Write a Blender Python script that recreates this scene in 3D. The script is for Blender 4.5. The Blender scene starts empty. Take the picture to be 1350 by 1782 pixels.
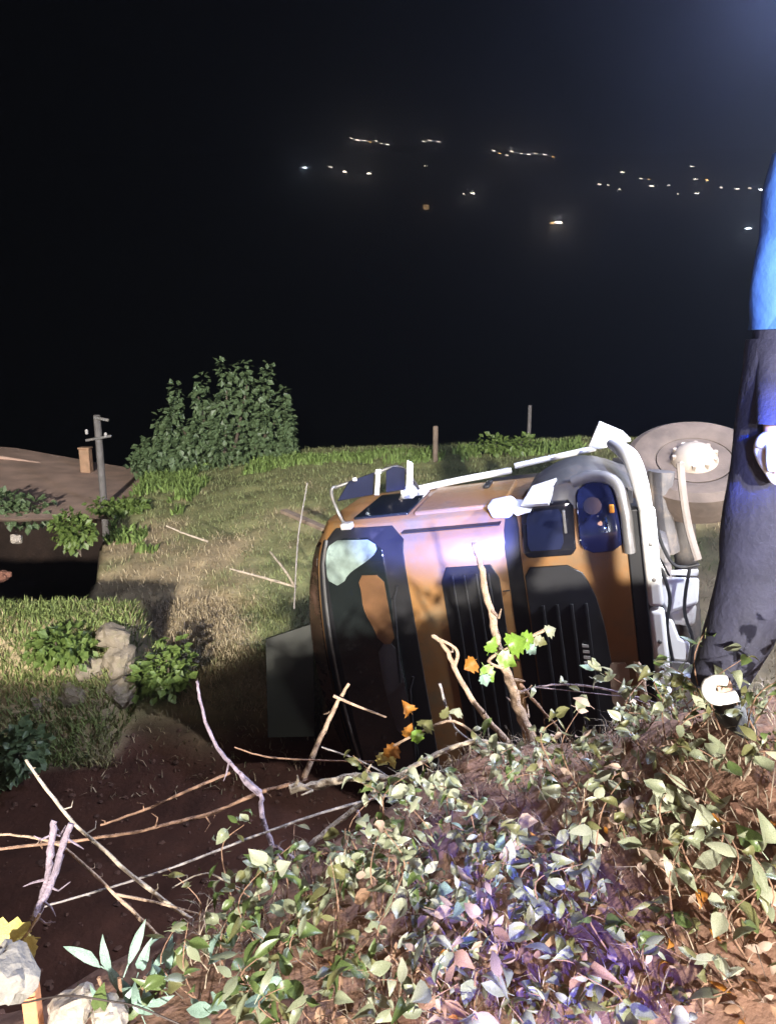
import bpy, bmesh, math, random
import numpy as np
from mathutils import Vector, Matrix, noise
R = math.radians
random.seed(7); rng = np.random.default_rng(7)
S = bpy.context.scene
COL = S.collection

# ------------------------------------------------------------------ camera
FOC = 1300.0; PITCH = R(12.0); CAMZ = 1.5
cd = bpy.data.cameras.new('camera'); cam = bpy.data.objects.new('camera', cd); COL.objects.link(cam)
cam.location = (0, 0, CAMZ); cam.rotation_euler = (R(90) - PITCH, 0, 0)
cd.sensor_fit = 'VERTICAL'; cd.sensor_height = 24.0; cd.lens = 24.0 * FOC / 1782.0
cd.clip_start = 0.05; cd.clip_end = 3000
S.camera = cam
# ------------------------------------------------------------------ night sky, moonlight, lamps of the emergency vehicles, added fill lamps, exposure
W = bpy.data.worlds.new('World'); S.world = W; W.use_nodes = True
wn = W.node_tree; bg = wn.nodes['Background']
sky = wn.nodes.new('ShaderNodeTexSky'); sky.sky_type = 'NISHITA'; sky.sun_disc = False
sky.sun_elevation = R(-4.0); sky.sun_rotation = R(70)
wn.links.new(sky.outputs[0], bg.inputs[0]); bg.inputs[1].default_value = 0.01
def lamp(name, kind, loc, energy, color, target=None, **kw):
    l = bpy.data.lights.new(name, kind); o = bpy.data.objects.new(name, l); COL.objects.link(o)
    o.location = loc; l.energy = energy; l.color = color
    for k, v in kw.items(): setattr(l, k, v)
    if target is not None:
        o.rotation_euler = (Vector(target) - Vector(loc)).to_track_quat('-Z', 'Y').to_euler()
    return o
lamp('moon', 'SUN', (0, 0, 50), 0.01, (0.8, 0.88, 1), target=(30, 60, 0), angle=R(0.5))
lamp('flood_lamp', 'SPOT', (0.8, -30.0, 7.3), 185000, (1.0, 0.94, 0.85), target=(0.2, 8.0, 0.2), spot_size=R(46), spot_blend=0.8, shadow_soft_size=0.4)
lamp('side_lamp', 'POINT', (3.4, 3.5, 2.7), 1300, (0.84, 0.89, 1.0), shadow_soft_size=0.12)
lamp('blue_beacon', 'POINT', (2.9, 4.7, 4.0), 950, (0.5, 0.58, 1.0), shadow_soft_size=0.1)
lamp('warm_fill', 'POINT', (-0.8, -1.2, 2.8), 80, (1.0, 0.55, 0.38), shadow_soft_size=0.4)  # added fill that lifts the ditch shadow with warm light
lamp('front_fill', 'SPOT', (-0.7, -7.0, 1.95), 2800, (1.0, 0.93, 0.83), target=(0.3, 2.5, 0.3), spot_size=R(60), spot_blend=0.9, shadow_soft_size=0.12)  # added frontal fill, softens the shadows among the bank leaves
bb = lamp('blue_beam', 'SPOT', (0.9, -2.2, 2.5), 30000, (0.02, 0.10, 1.0), target=(0.38, 5.6, 0.15), spot_size=R(9.5), spot_blend=0.4, shadow_soft_size=0.1); bb.scale = (1, 0.55, 1)
lamp('blue_beam_wide', 'SPOT', (0.2, -1.6, 2.0), 720, (0.09, 0.22, 1.0), target=(1.15, 2.0, 1.95), spot_size=R(40), spot_blend=0.6, shadow_soft_size=0.1)
lamp('blue_beam_low', 'SPOT', (0.4, -1.6, 2.0), 1500, (0.13, 0.12, 1.0), target=(0.34, 1.68, 0.0), spot_size=R(11), spot_blend=0.9, shadow_soft_size=0.03)
vs = S.view_settings
vs.view_transform = 'Standard'; vs.look = 'None'; vs.gamma = 1; vs.exposure = 0; vs.use_curve_mapping = False
HAZE = 0.0068

# ------------------------------------------------------------------ helpers
_f = np.array([0, math.cos(PITCH), -math.sin(PITCH)]); _u = np.array([0, math.sin(PITCH), math.cos(PITCH)])
CAM = np.array([0, 0, CAMZ])
def ray(px, py): return np.array([1., 0, 0]) * (px - 675) / FOC + _u * (891 - py) / FOC + _f
def P(px, py, y):
    r = ray(px, py); return Vector(CAM + r * (y / r[1]))
def ppm(y): return FOC / (y * 1.02)

def smooth(e0, e1, x):
    t = np.clip((x - e0) / (e1 - e0), 0, 1); return t * t * (3 - 2 * t)
def fbm(x, y, sc, seed=0, octv=4):
    # cheap value noise, vectorised
    x = np.asarray(x, float) * sc + seed * 17.3; y = np.asarray(y, float) * sc + seed * 9.7
    out = 0; amp = 1; tot = 0
    for k in range(octv):
        xi = np.floor(x).astype(np.int64); yi = np.floor(y).astype(np.int64); xf = x - xi; yf = y - yi
        xf = xf * xf * (3 - 2 * xf); yf = yf * yf * (3 - 2 * yf)
        def h(a, b):
            n = (a * 374761393 + b * 668265263 + k * 1274126177) & 0x7fffffff
            n = ((n ^ (n >> 13)) * 1274126177) & 0x7fffffff
            return ((n ^ (n >> 16)) & 0xffff) / 65535.0
        v = (h(xi, yi) * (1 - xf) + h(xi + 1, yi) * xf) * (1 - yf) + (h(xi, yi + 1) * (1 - xf) + h(xi + 1, yi + 1) * xf) * yf
        out = out + amp * v; tot += amp; amp *= 0.5; x = x * 2.03; y = y * 2.03
    return out / tot - 0.5

def crest_y(x):
    return np.interp(x, [-6, -0.9, -0.2, 0.35, 0.9, 1.6, 4, 9], [1.1, 1.55, 2.0, 2.5, 2.55, 2.65, 2.8, 3.0])
def gully_x(y): return np.interp(y, [7.6, 9.0, 12.2, 17], [-3.1, -3.7, -4.5, -5.0])
def height(x, y):
    x = np.asarray(x, float); y = np.asarray(y, float)
    cy = crest_y(x)
    near = np.interp(x, [-8, -4, -2, -0.8, 0, 0.45, 0.9, 2.2, 6], [-1.2, -1.0, -0.52, -0.08, 0.03, 0.12, 0.48, 0.66, 0.8]) - smooth(0.3, 0.9, x) * 0.34 * smooth(1.95, 2.65, y) + 0.05 * fbm(x, y, 3, 1)
    near = near * smooth(0.2, 1.7, y) + (1 - smooth(0.2, 1.7, y)) * 0.0
    floor = -2.28 + 0.16 * fbm(x, y, 1.2, 2) + 0.3 * smooth(1.2, 3.2, x)
    # far field: gentle slope up to a ridge, then a drop
    ridge_z = np.interp(x, [-30, -9, -6.2, -5.0, -3.4, -1.8, 1, 4, 12, 40], [-1.2, -1.2, -1.25, -1.05, -0.85, -0.68, -0.66, -0.46, -0.3, 0.0])
    t = np.clip((y - 5.6) / (15.0 - 5.6), 0, 1.3)
    field = -2.15 + (ridge_z + 2.15) * (1 - (1 - np.minimum(t, 1)) ** 1.35) + 0.22 * fbm(x, y, 0.55, 3) + 0.10 * fbm(x, y, 2.2, 4)
    z = floor + (near - floor) * (1 - smooth(0, 1.15, (y - cy)))
    k = smooth(-0.5, 0.7, y - (5.7 + 0.35 * fbm(x, 0 * x, 0.8, 5)))
    z = z * (1 - k) + field * k
    # grassy stone ledge on the left
    lx = smooth(-2.46, -2.62, x + 0.12 * fbm(y, x, 2.5, 6)); ly = smooth(6.1, 6.55, y) * (1 - smooth(7.35, 7.8, y))
    slope = -1.05 - 0.75 * smooth(7.2, 6.2, y)
    z = z + (np.maximum(z, slope + 0.12 * fbm(x, y, 1.6, 7)) - z) * lx * ly
    # sunken gully that runs under the dirt road
    gx = smooth(-0.05, -0.4, x - gully_x(y) + 0.3 * fbm(y, x, 1.5, 8)) * smooth(-14, -11, x); gy = smooth(7.6, 8.1, y) * (1 - smooth(16.0, 17.0, y))
    z = z + (-3.1 - z) * gx * gy
    # beyond the ridge the land falls into the valley and rises as a dark hillside
    drop = smooth(17.2, 24, y)
    z = z * (1 - drop) + (-4.5) * drop
    val = np.interp(y, [24, 120, 170, 420, 470, 900], [-4.5, -42, -40, 104, 118, 125]) + (14 * fbm(x, y, 0.012, 9)) * smooth(100, 180, y)
    z = np.where(y > 24, val, z)
    return z
_YS = 0.8 * 1.012 ** np.arange(0, 600)
def on_ground(px, py, y0=0.8, y1=1000):
    """first point of the ground seen through a pixel"""
    r = ray(px, py); ys = _YS[(_YS >= y0) & (_YS < y1)]
    for _ in range(3):
        q = CAM[None, :] + r[None, :] * (ys / r[1])[:, None]
        hit = np.nonzero(q[:, 2] <= height(q[:, 0], q[:, 1]))[0]
        if len(hit) == 0: return None
        i = max(int(hit[0]), 1); ys = np.linspace(ys[i - 1], ys[i], 14)
    return Vector(CAM + r * (ys[-1] / r[1]))

def link(o, parent=None):
    COL.objects.link(o)
    if parent is not None: o.parent = parent
    return o
def tag(o, label=None, cat=None, group=None, kind=None):
    if label: o['label'] = label
    if cat: o['category'] = cat
    if group: o['group'] = group
    if kind: o['kind'] = kind
    return o
def empty(name, loc, label=None, cat=None, group=None):
    o = bpy.data.objects.new(name, None); o.empty_display_size = 0.1; link(o); o.location = loc
    return tag(o, label, cat, group)

class MB:
    """collects shapes into one mesh"""
    def __init__(s): s.v = []; s.f = []; s.m = []; s.c = []
    def add(s, vs, fs, m=0, c=None):
        o = len(s.v); s.v += [tuple(v) for v in vs]; s.f += [tuple(i + o for i in f) for f in fs]; s.m += [m] * len(fs)
        return s
    def box(s, c, d, mat=None, m=0):
        c = Vector(c); h = [x / 2 for x in d]
        vs = [Vector((sx * h[0], sy * h[1], sz * h[2])) for sx in (-1, 1) for sy in (-1, 1) for sz in (-1, 1)]
        if mat is not None: vs = [mat @ v for v in vs]
        return s.add([c + v for v in vs], [(0, 1, 3, 2), (4, 6, 7, 5), (0, 4, 5, 1), (2, 3, 7, 6), (0, 2, 6, 4), (1, 5, 7, 3)], m)
    def tube(s, pts, rad, n=8, m=0, rough=0.0, cap=True, flat=1.0):
        pts = [Vector(p) for p in pts]; k = len(pts)
        if not hasattr(rad, '__len__'): rad = [rad] * k
        base = len(s.v); up = None
        for i, p in enumerate(pts):
            d = (pts[min(i + 1, k - 1)] - pts[max(i - 1, 0)]).normalized()
            if up is None:
                up = d.orthogonal().normalized()
            a = (up - d * up.dot(d)).normalized(); b = d.cross(a); up = a
            for j in range(n):
                t = 2 * math.pi * j / n
                r = rad[i] * (1 + rough * random.uniform(-1, 1))
                s.v.append(tuple(p + a * (math.cos(t) * r) + b * (math.sin(t) * r * flat)))
        for i in range(k - 1):
            for j in range(n):
                s.f.append((base + i * n + j, base + i * n + (j + 1) % n, base + (i + 1) * n + (j + 1) % n, base + (i + 1) * n + j)); s.m.append(m)
        if cap:
            s.f.append(tuple(base + j for j in range(n))[::-1]); s.m.append(m)
            s.f.append(tuple(base + (k - 1) * n + j for j in range(n))); s.m.append(m)
        return s
    def loft(s, rings, m=0, cap=True, close=True):
        n = len(rings[0]); base = len(s.v)
        for r in rings: s.v += [tuple(v) for v in r]
        for i in range(len(rings) - 1):
            for j in range(n if close else n - 1):
                s.f.append((base + i * n + j, base + i * n + (j + 1) % n, base + (i + 1) * n + (j + 1) % n, base + (i + 1) * n + j)); s.m.append(m)
        if cap:
            s.f.append(tuple(base + j for j in range(n))[::-1]); s.m.append(m)
            s.f.append(tuple(base + (len(rings) - 1) * n + j for j in range(n))); s.m.append(m)
        return s
    def lathe(s, prof, axis_o, ax, n=32, m=0):
        ax = Vector(ax).normalized(); a = ax.orthogonal().normalized(); b = ax.cross(a); o = Vector(axis_o)
        rings = [[o + ax * h + (a * math.cos(2 * math.pi * j / n) + b * math.sin(2 * math.pi * j / n)) * r for j in range(n)] for r, h in prof]
        return s.loft(rings, m)
    def prism(s, poly, w0, w1, m=0):
        """poly of (u, v) extruded along w"""
        n = len(poly)
        return s.loft([[Vector((p[0], p[1], w0)) for p in poly], [Vector((p[0], p[1], w1)) for p in poly]], m)
    def build(s, name, mats, parent=None, sm=True, bevel=0, seg=2, sub=0, auto=40):
        me = bpy.data.meshes.new(name); me.from_pydata(s.v, [], s.f); me.update()
        if not isinstance(mats, (list, tuple)): mats = [mats]
        for q in mats: me.materials.append(q)
        if len(mats) > 1: me.polygons.foreach_set('material_index', s.m)
        bm = bmesh.new(); bm.from_mesh(me); bmesh.ops.recalc_face_normals(bm, faces=bm.faces); bm.to_mesh(me); bm.free()
        if sm:
            me.polygons.foreach_set('use_smooth', [True] * len(me.polygons))
            try: me.set_sharp_from_angle(angle=R(auto))
            except Exception: pass
        o = bpy.data.objects.new(name, me); link(o, parent)
        if bevel:
            b = o.modifiers.new('bevel', 'BEVEL'); b.width = bevel; b.segments = seg; b.limit_method = 'ANGLE'; b.angle_limit = R(35); b.harden_normals = False
        if sub:
            q = o.modifiers.new('sub', 'SUBSURF'); q.levels = sub; q.render_levels = sub
        return o

def bez(pts, n=5):
    """Catmull-Rom through the points"""
    pts = [Vector(p) for p in pts]; out = []
    for i in range(len(pts) - 1):
        p0 = pts[max(i - 1, 0)]; p1 = pts[i]; p2 = pts[i + 1]; p3 = pts[min(i + 2, len(pts) - 1)]
        for k in range(n):
            t = k / n
            out.append(0.5 * ((2 * p1) + (p2 - p0) * t + (2 * p0 - 5 * p1 + 4 * p2 - p3) * t * t + (3 * p1 - p0 - 3 * p2 + p3) * t ** 3))
    out.append(pts[-1]); return out

# ------------------------------------------------------------------ materials
def mat(name, col, rough=0.6, metal=0.0, var=0.25, scale=8.0, bump=0.0, coat=0.0, coat_r=0.1, spec=0.5, col2=None, attr=None, dirt=None, trans=0.0, sss=0.0):
    m = bpy.data.materials.new(name); m.use_nodes = True; nt = m.node_tree; b = nt.nodes['Principled BSDF']
    b.inputs['Roughness'].default_value = rough; b.inputs['Metallic'].default_value = metal
    b.inputs['Coat Weight'].default_value = coat; b.inputs['Coat Roughness'].default_value = coat_r
    b.inputs['Specular IOR Level'].default_value = spec
    if trans: b.inputs['Transmission Weight'].default_value = trans
    tc = nt.nodes.new('ShaderNodeTexCoord'); no = nt.nodes.new('ShaderNodeTexNoise'); no.inputs['Scale'].default_value = scale; no.inputs['Detail'].default_value = 6
    nt.links.new(tc.outputs['Object'], no.inputs['Vector'])
    mx = nt.nodes.new('ShaderNodeMix'); mx.data_type = 'RGBA'
    rp = nt.nodes.new('ShaderNodeMapRange'); rp.inputs[1].default_value = 0.3; rp.inputs[2].default_value = 0.7
    nt.links.new(no.outputs['Fac'], rp.inputs[0]); nt.links.new(rp.outputs[0], mx.inputs['Factor'])
    a = [c * (1 - var) for c in col]; c2 = col2 if col2 else [min(1, c * (1 + var)) for c in col]
    mx.inputs['A'].default_value = (*a, 1); mx.inputs['B'].default_value = (*c2, 1)
    out = mx.outputs['Result']
    if attr:
        at = nt.nodes.new('ShaderNodeVertexColor'); at.layer_name = attr
        m2 = nt.nodes.new('ShaderNodeMix'); m2.data_type = 'RGBA'; m2.blend_type = 'MULTIPLY'; m2.inputs['Factor'].default_value = 1
        nt.links.new(out, m2.inputs['A']); nt.links.new(at.outputs[0], m2.inputs['B']); out = m2.outputs['Result']
    if dirt:
        n2 = nt.nodes.new('ShaderNodeTexNoise'); n2.inputs['Scale'].default_value = dirt[1]; n2.inputs['Detail'].default_value = 8; n2.inputs['Roughness'].default_value = 0.7
        nt.links.new(tc.outputs['Object'], n2.inputs['Vector'])
        r2 = nt.nodes.new('ShaderNodeMapRange'); r2.inputs[1].default_value = dirt[2]; r2.inputs[2].default_value = dirt[2] + 0.18
        nt.links.new(n2.outputs['Fac'], r2.inputs[0])
        m3 = nt.nodes.new('ShaderNodeMix'); m3.data_type = 'RGBA'; nt.links.new(r2.outputs[0], m3.inputs['Factor'])
        nt.links.new(out, m3.inputs['A']); m3.inputs['B'].default_value = (*dirt[0], 1); out = m3.outputs['Result']
        rr = nt.nodes.new('ShaderNodeMapRange'); rr.inputs[3].default_value = rough; rr.inputs[4].default_value = 0.85
        nt.links.new(r2.outputs[0], rr.inputs[0]); nt.links.new(rr.outputs[0], b.inputs['Roughness'])
    nt.links.new(out, b.inputs['Base Color'])
    if bump:
        bp = nt.nodes.new('ShaderNodeBump'); bp.inputs['Strength'].default_value = bump; bp.inputs['Distance'].default_value = 0.02
        nb = nt.nodes.new('ShaderNodeTexNoise'); nb.inputs['Scale'].default_value = scale * 4; nb.inputs['Detail'].default_value = 6
        nt.links.new(tc.outputs['Object'], nb.inputs['Vector']); nt.links.new(nb.outputs['Fac'], bp.inputs['Height']); nt.links.new(bp.outputs[0], b.inputs['Normal'])
    return m
def emit(name, col, s):
    m = bpy.data.materials.new(name); m.use_nodes = True; b = m.node_tree.nodes['Principled BSDF']
    b.inputs['Base Color'].default_value = (0.5, 0.5, 0.5, 1); b.inputs['Emission Color'].default_value = (*col, 1); b.inputs['Emission Strength'].default_value = s
    return m
M = {}
DUST = (0.24, 0.19, 0.15)
M['orange'] = mat('orange_paint', (0.275, 0.138, 0.048), 0.42, var=0.08, scale=3, coat=0.3, coat_r=0.25, dirt=((0.19, 0.135, 0.07), 2.2, 0.48), bump=0.06)
M['black'] = mat('black_plastic', (0.018, 0.018, 0.020), 0.45, var=0.2, scale=6, dirt=((0.06, 0.05, 0.045), 4, 0.62))
M['gloss'] = mat('gloss_black', (0.012, 0.012, 0.016), 0.12, var=0.1, coat=0.6, coat_r=0.05, dirt=((0.05, 0.045, 0.04), 7, 0.66))
M['glass'] = mat('dark_glass', (0.014, 0.018, 0.018), 0.06, var=0.1, spec=0.8, coat=1, coat_r=0.03, dirt=((0.05, 0.06, 0.055), 3, 0.63))
M['visor'] = mat('smoked_visor', (0.035, 0.02, 0.013), 0.2, var=0.3, scale=4, spec=0.5, dirt=((0.11, 0.06, 0.04), 5, 0.52))
M['white'] = mat('white_paint', (0.80, 0.79, 0.77), 0.4, var=0.05, scale=4, dirt=((0.5, 0.45, 0.40), 6, 0.6))
M['whitemetal'] = mat('pale_metal', (0.62, 0.60, 0.58), 0.35, metal=0.3, var=0.1, scale=6, dirt=((0.35, 0.29, 0.24), 5, 0.58))
M['grey'] = mat('grey_metal', (0.16, 0.155, 0.15), 0.4, metal=0.4, var=0.2, dirt=(DUST, 5, 0.55))
M['silver'] = mat('dull_silver', (0.32, 0.31, 0.31), 0.35, metal=0.5, var=0.15, dirt=(DUST, 5, 0.6))
M['springtan'] = mat('dusty_steel', (0.20, 0.165, 0.135), 0.7, var=0.2)
M['chassis'] = mat('dusty_chassis', (0.11, 0.10, 0.095), 0.7, var=0.3, scale=5, dirt=(DUST, 4, 0.5), bump=0.2)
M['tyre'] = mat('dusty_tyre', (0.085, 0.062, 0.047), 0.85, var=0.3, scale=6, bump=0.2)
M['hub'] = mat('cream_hub', (0.30, 0.25, 0.20), 0.5, var=0.12, scale=8, dirt=(DUST, 9, 0.6))
M['lens'] = mat('lamp_lens', (0.013, 0.017, 0.06), 0.05, var=0.2, coat=1, coat_r=0.02)  # blue flash put into the lens colour
M['mirror'] = mat('mirror_glass', (0.015, 0.018, 0.04), 0.12, var=0.1, spec=0.6)
M['amber'] = mat('amber_lens', (0.6, 0.22, 0.03), 0.2, var=0.1, coat=1)
M['tan'] = mat('tan_panel', (0.42, 0.31, 0.22), 0.5, var=0.15, scale=4, dirt=(DUST, 5, 0.55))

# ------------------------------------------------------------------ ground: one sheet out to the horizon
def axis(lo, hi, fine, far_lo, far_hi):
    a = list(np.arange(lo, hi, fine)); st = fine
    x = hi
    while x < far_hi: a.append(x); st *= 1.12; x += st
    a.append(far_hi); st = fine; x = lo; b = []
    while x > far_lo: st *= 1.12; x -= st; b.append(x)
    return np.array(sorted(set(b + a)))
xs = axis(-8.5, 6.0, 0.075, -900, 900); ys = axis(0.2, 17.0, 0.075, -60, 900)
X, Y = np.meshgrid(xs, ys); Z = height(X, Y)
nx, ny = len(xs), len(ys)
me = bpy.data.meshes.new('ground')
V = np.stack([X, Y, Z], -1).reshape(-1, 3)
idx = np.arange(nx * ny).reshape(ny, nx)
Fq = np.stack([idx[:-1, :-1], idx[:-1, 1:], idx[1:, 1:], idx[1:, :-1]], -1).reshape(-1, 4)
me.vertices.add(len(V)); me.vertices.foreach_set('co', V.ravel()); me.loops.add(Fq.size); me.loops.foreach_set('vertex_index', Fq.ravel())
me.polygons.add(len(Fq)); me.polygons.foreach_set('loop_start', np.arange(0, Fq.size, 4)); me.polygons.foreach_set('loop_total', np.full(len(Fq), 4))
me.update(); me.validate(); me.polygons.foreach_set('use_smooth', [True] * len(Fq))
# soil kinds: dry grass field, red-brown ditch soil, pale trodden verge
def soil(x, y):
    n = fbm(x, y, 0.9, 11); n2 = fbm(x, y, 4, 12)
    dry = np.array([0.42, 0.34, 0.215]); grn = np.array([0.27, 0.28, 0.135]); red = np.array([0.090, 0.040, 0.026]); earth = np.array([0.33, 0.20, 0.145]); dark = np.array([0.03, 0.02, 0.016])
    c = dry + (grn - dry) * smooth(-0.12, 0.18, n + 0.4 * smooth(11, 14.5, y))[..., None]
    d = (1 - smooth(5.9, 7.0, y + 1.2 * n + 1.2 * smooth(-2.3, -2.6, x) * smooth(5.9, 6.2, y)))[..., None]; c = c * (1 - d) + red * d
    cyv = crest_y(x); v = (1 - smooth(-0.2, 0.5, y - cyv))[..., None]; c = c * (1 - v) + earth * v
    g = (smooth(0.05, -0.3, x - gully_x(y)) * smooth(7.6, 8.1, y) * (1 - smooth(17, 18, y)))[..., None]; c = c * (1 - g) + dark * g  # shade inside the gully put into the soil colour
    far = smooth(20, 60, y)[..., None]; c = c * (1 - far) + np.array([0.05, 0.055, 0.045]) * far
    return c * (1 + 0.9 * n2)[..., None]
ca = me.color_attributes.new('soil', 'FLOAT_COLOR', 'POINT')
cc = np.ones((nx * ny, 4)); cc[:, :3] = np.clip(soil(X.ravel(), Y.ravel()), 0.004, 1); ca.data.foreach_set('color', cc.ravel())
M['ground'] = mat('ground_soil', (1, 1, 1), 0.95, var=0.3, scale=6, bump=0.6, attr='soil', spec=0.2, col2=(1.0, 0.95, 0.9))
me.materials.append(M['ground'])
ground = bpy.data.objects.new('ground', me); link(ground); tag(ground, 'sloping earth ground with ditch, grassy field and dark valley beyond', kind='structure')

# dirt road slab that bridges the gully on the left
mb = MB(); rp = []
for x0 in np.arange(-20, -3.7, 0.6):
    y_near = 12.3 + 0.06 * (x0 + 5) + 0.25 * float(fbm(x0, 0, 0.9, 21)); y_far = 17.0 + 0.35 * (-x0 - 5)
    row = []
    for t in np.linspace(0, 1, 9):
        y = y_near + (y_far - y_near) * t
        row.append(Vector((x0, y, -1.20 + (y - 12.3) * float(np.interp(x0, [-9, -5.2], [0.065, 0.0])) + 0.05 * float(fbm(x0, y, 0.8, 22)))))
    row += [Vector((x0, y_far, -1.5)), Vector((x0, y_near + 0.15, -1.30 + 0.10 * float(fbm(x0, 3, 1.3, 23))))]
    rp.append(row)
mb.loft(rp)
M['road'] = mat('dirt_road', (0.50, 0.345, 0.275), 0.95, var=0.25, scale=2, bump=0.4)
tag(mb.build('dirt_road', M['road']), 'bare reddish dirt road crossing above the dark gully', kind='structure')

# ------------------------------------------------------------------ leaves
def leaf_mesh(name, L, Wd, m, kind='ovate', fold=0.25, curl=0.3, jit=0.0):
    """a folded, curled leaf on a short stalk, base at the origin, along +Y"""
    if kind == 'ovate': prof = [(0, 0.02), (0.12, 0.55), (0.32, 0.95), (0.55, 0.9), (0.78, 0.55), (1, 0.0)]
    elif kind == 'lance': prof = [(0, 0.02), (0.15, 0.45), (0.4, 0.8), (0.65, 0.7), (0.85, 0.35), (1, 0.0)]
    else: prof = [(0, 0.05), (0.06, 0.7), (0.2, 0.75), (0.3, 1.1), (0.45, 0.72), (0.58, 0.95), (0.72, 0.5), (0.86, 0.32), (1, 0.0)]
    vs = []; fs = []
    for t, w in prof:
        y = t * L; z = -curl * L * (t - 0.35) ** 2
        for s in (-1, -0.5, 0, 0.5, 1):
            x = s * w * Wd / 2 * (1 + jit * random.uniform(-1, 1)) + jit * 0.25 * Wd * math.sin(4 * t + 2 * fold)
            vs.append((x, y - (0.06 * L * abs(s) if kind == 'vine' else 0), z + abs(s) * w * Wd / 2 * fold - (0.12 * Wd * abs(s) ** 3 * w)))
    for i in range(len(prof) - 1):
        for j in range(4):
            fs.append((i * 5 + j, i * 5 + j + 1, (i + 1) * 5 + j + 1, (i + 1) * 5 + j))
    vs += [(-0.012 * L, -0.25 * L, -0.02 * L), (0.012 * L, -0.25 * L, -0.02 * L), (0.016 * L, 0.04 * L, 0), (-0.016 * L, 0.04 * L, 0)]
    k = len(vs); fs.append((k - 4, k - 3, k - 2, k - 1))
    me = bpy.data.meshes.new(name); me.from_pydata(vs, [], fs); me.update(); me.materials.append(m)
    me.polygons.foreach_set('use_smooth', [True] * len(fs))
    return me
def leafmat(name, c, c2, rough=0.5):
    m = mat(name, c, rough, var=0.25, scale=30, col2=c2, spec=0.5)
    b = m.node_tree.nodes['Principled BSDF']; b.inputs['Subsurface Weight'].default_value = 0.0
    # a little light passes through a leaf
    nt = m.node_tree; tr = nt.nodes.new('ShaderNodeBsdfTranslucent'); ms = nt.nodes.new('ShaderNodeMixShader'); ms.inputs[0].default_value = 0.2
    tr.inputs[0].default_value = (*[min(1, x * 1.3) for x in c2], 1)
    out = nt.nodes['Material Output']; nt.links.new(b.outputs[0], ms.inputs[1]); nt.links.new(tr.outputs[0], ms.inputs[2]); nt.links.new(ms.outputs[0], out.inputs[0])
    return m
LM = dict(
    sage=leafmat('sage_leaf', (0.19, 0.215, 0.13), (0.28, 0.305, 0.20), 0.4),
    green=leafmat('green_leaf', (0.07, 0.11, 0.03), (0.13, 0.18, 0.06), 0.4),
    olive=leafmat('olive_leaf', (0.12, 0.12, 0.045), (0.19, 0.19, 0.08), 0.45),
    pale=leafmat('pale_leaf', (0.30, 0.33, 0.22), (0.42, 0.43, 0.32), 0.35),
    dead=leafmat('dead_leaf', (0.23, 0.13, 0.075), (0.36, 0.22, 0.14), 0.7),
    rust=leafmat('rust_leaf', (0.35, 0.11, 0.02), (0.50, 0.22, 0.03), 0.6),
    buff=leafmat('buff_leaf', (0.36, 0.26, 0.20), (0.50, 0.38, 0.30), 0.7),
    lime=leafmat('lime_leaf', (0.14, 0.26, 0.03), (0.24, 0.38, 0.06), 0.4),
    yellow=leafmat('yellow_leaf', (0.55, 0.42, 0.10), (0.70, 0.62, 0.22), 0.5),
    teal=leafmat('teal_leaf', (0.16, 0.26, 0.20), (0.30, 0.42, 0.36), 0.4))
LEAF = {}
def get_leaf(c, kind, v):
    k = (c, kind, v)
    if k not in LEAF:
        LEAF[k] = leaf_mesh('leaf', 1.0, {'ovate': 0.55, 'lance': 0.36, 'vine': 0.85}[kind] * (0.75 + 0.12 * v), LM[c], kind, 0.1 + 0.16 * v, [0.25, 0.7, -0.5, 1.1, 0.1, 1.6, -0.9][v % 7], 0.0 if kind == 'vine' else 0.06 + 0.03 * v)
    return LEAF[k]
def put_leaf(parent, loc, size, c, kind='ovate', direc=None, up=None, name='leaf'):
    o = bpy.data.objects.new(name, get_leaf(c, kind, random.randrange(7))); COL.objects.link(o)
    if direc is None: direc = Vector((random.uniform(-1, 1), random.uniform(-1, 1), random.uniform(-0.5, 0.5)))
    if up is None: up = Vector((random.uniform(-.8, .8), random.uniform(-1.2, .4), 1))
    yv = Vector(direc).normalized(); xv = yv.cross(Vector(up)); xv = xv.normalized() if xv.length > 1e-3 else yv.orthogonal().normalized(); zv = xv.cross(yv)
    m = Matrix((xv, yv, zv)).transposed().to_4x4(); m = Matrix.Translation(Vector(loc)) @ m @ Matrix.Scale(size, 4)
    o.parent = parent; o.matrix_basis = (Matrix.Translation(-Vector(parent.location)) @ m) if parent else m
    return o

def scatter_mesh(name, items, mats, tagkw, sub=False):
    """items: list of (pos, dir, up, size, kind verts, mat idx) joined into one mesh"""
    pass

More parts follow.
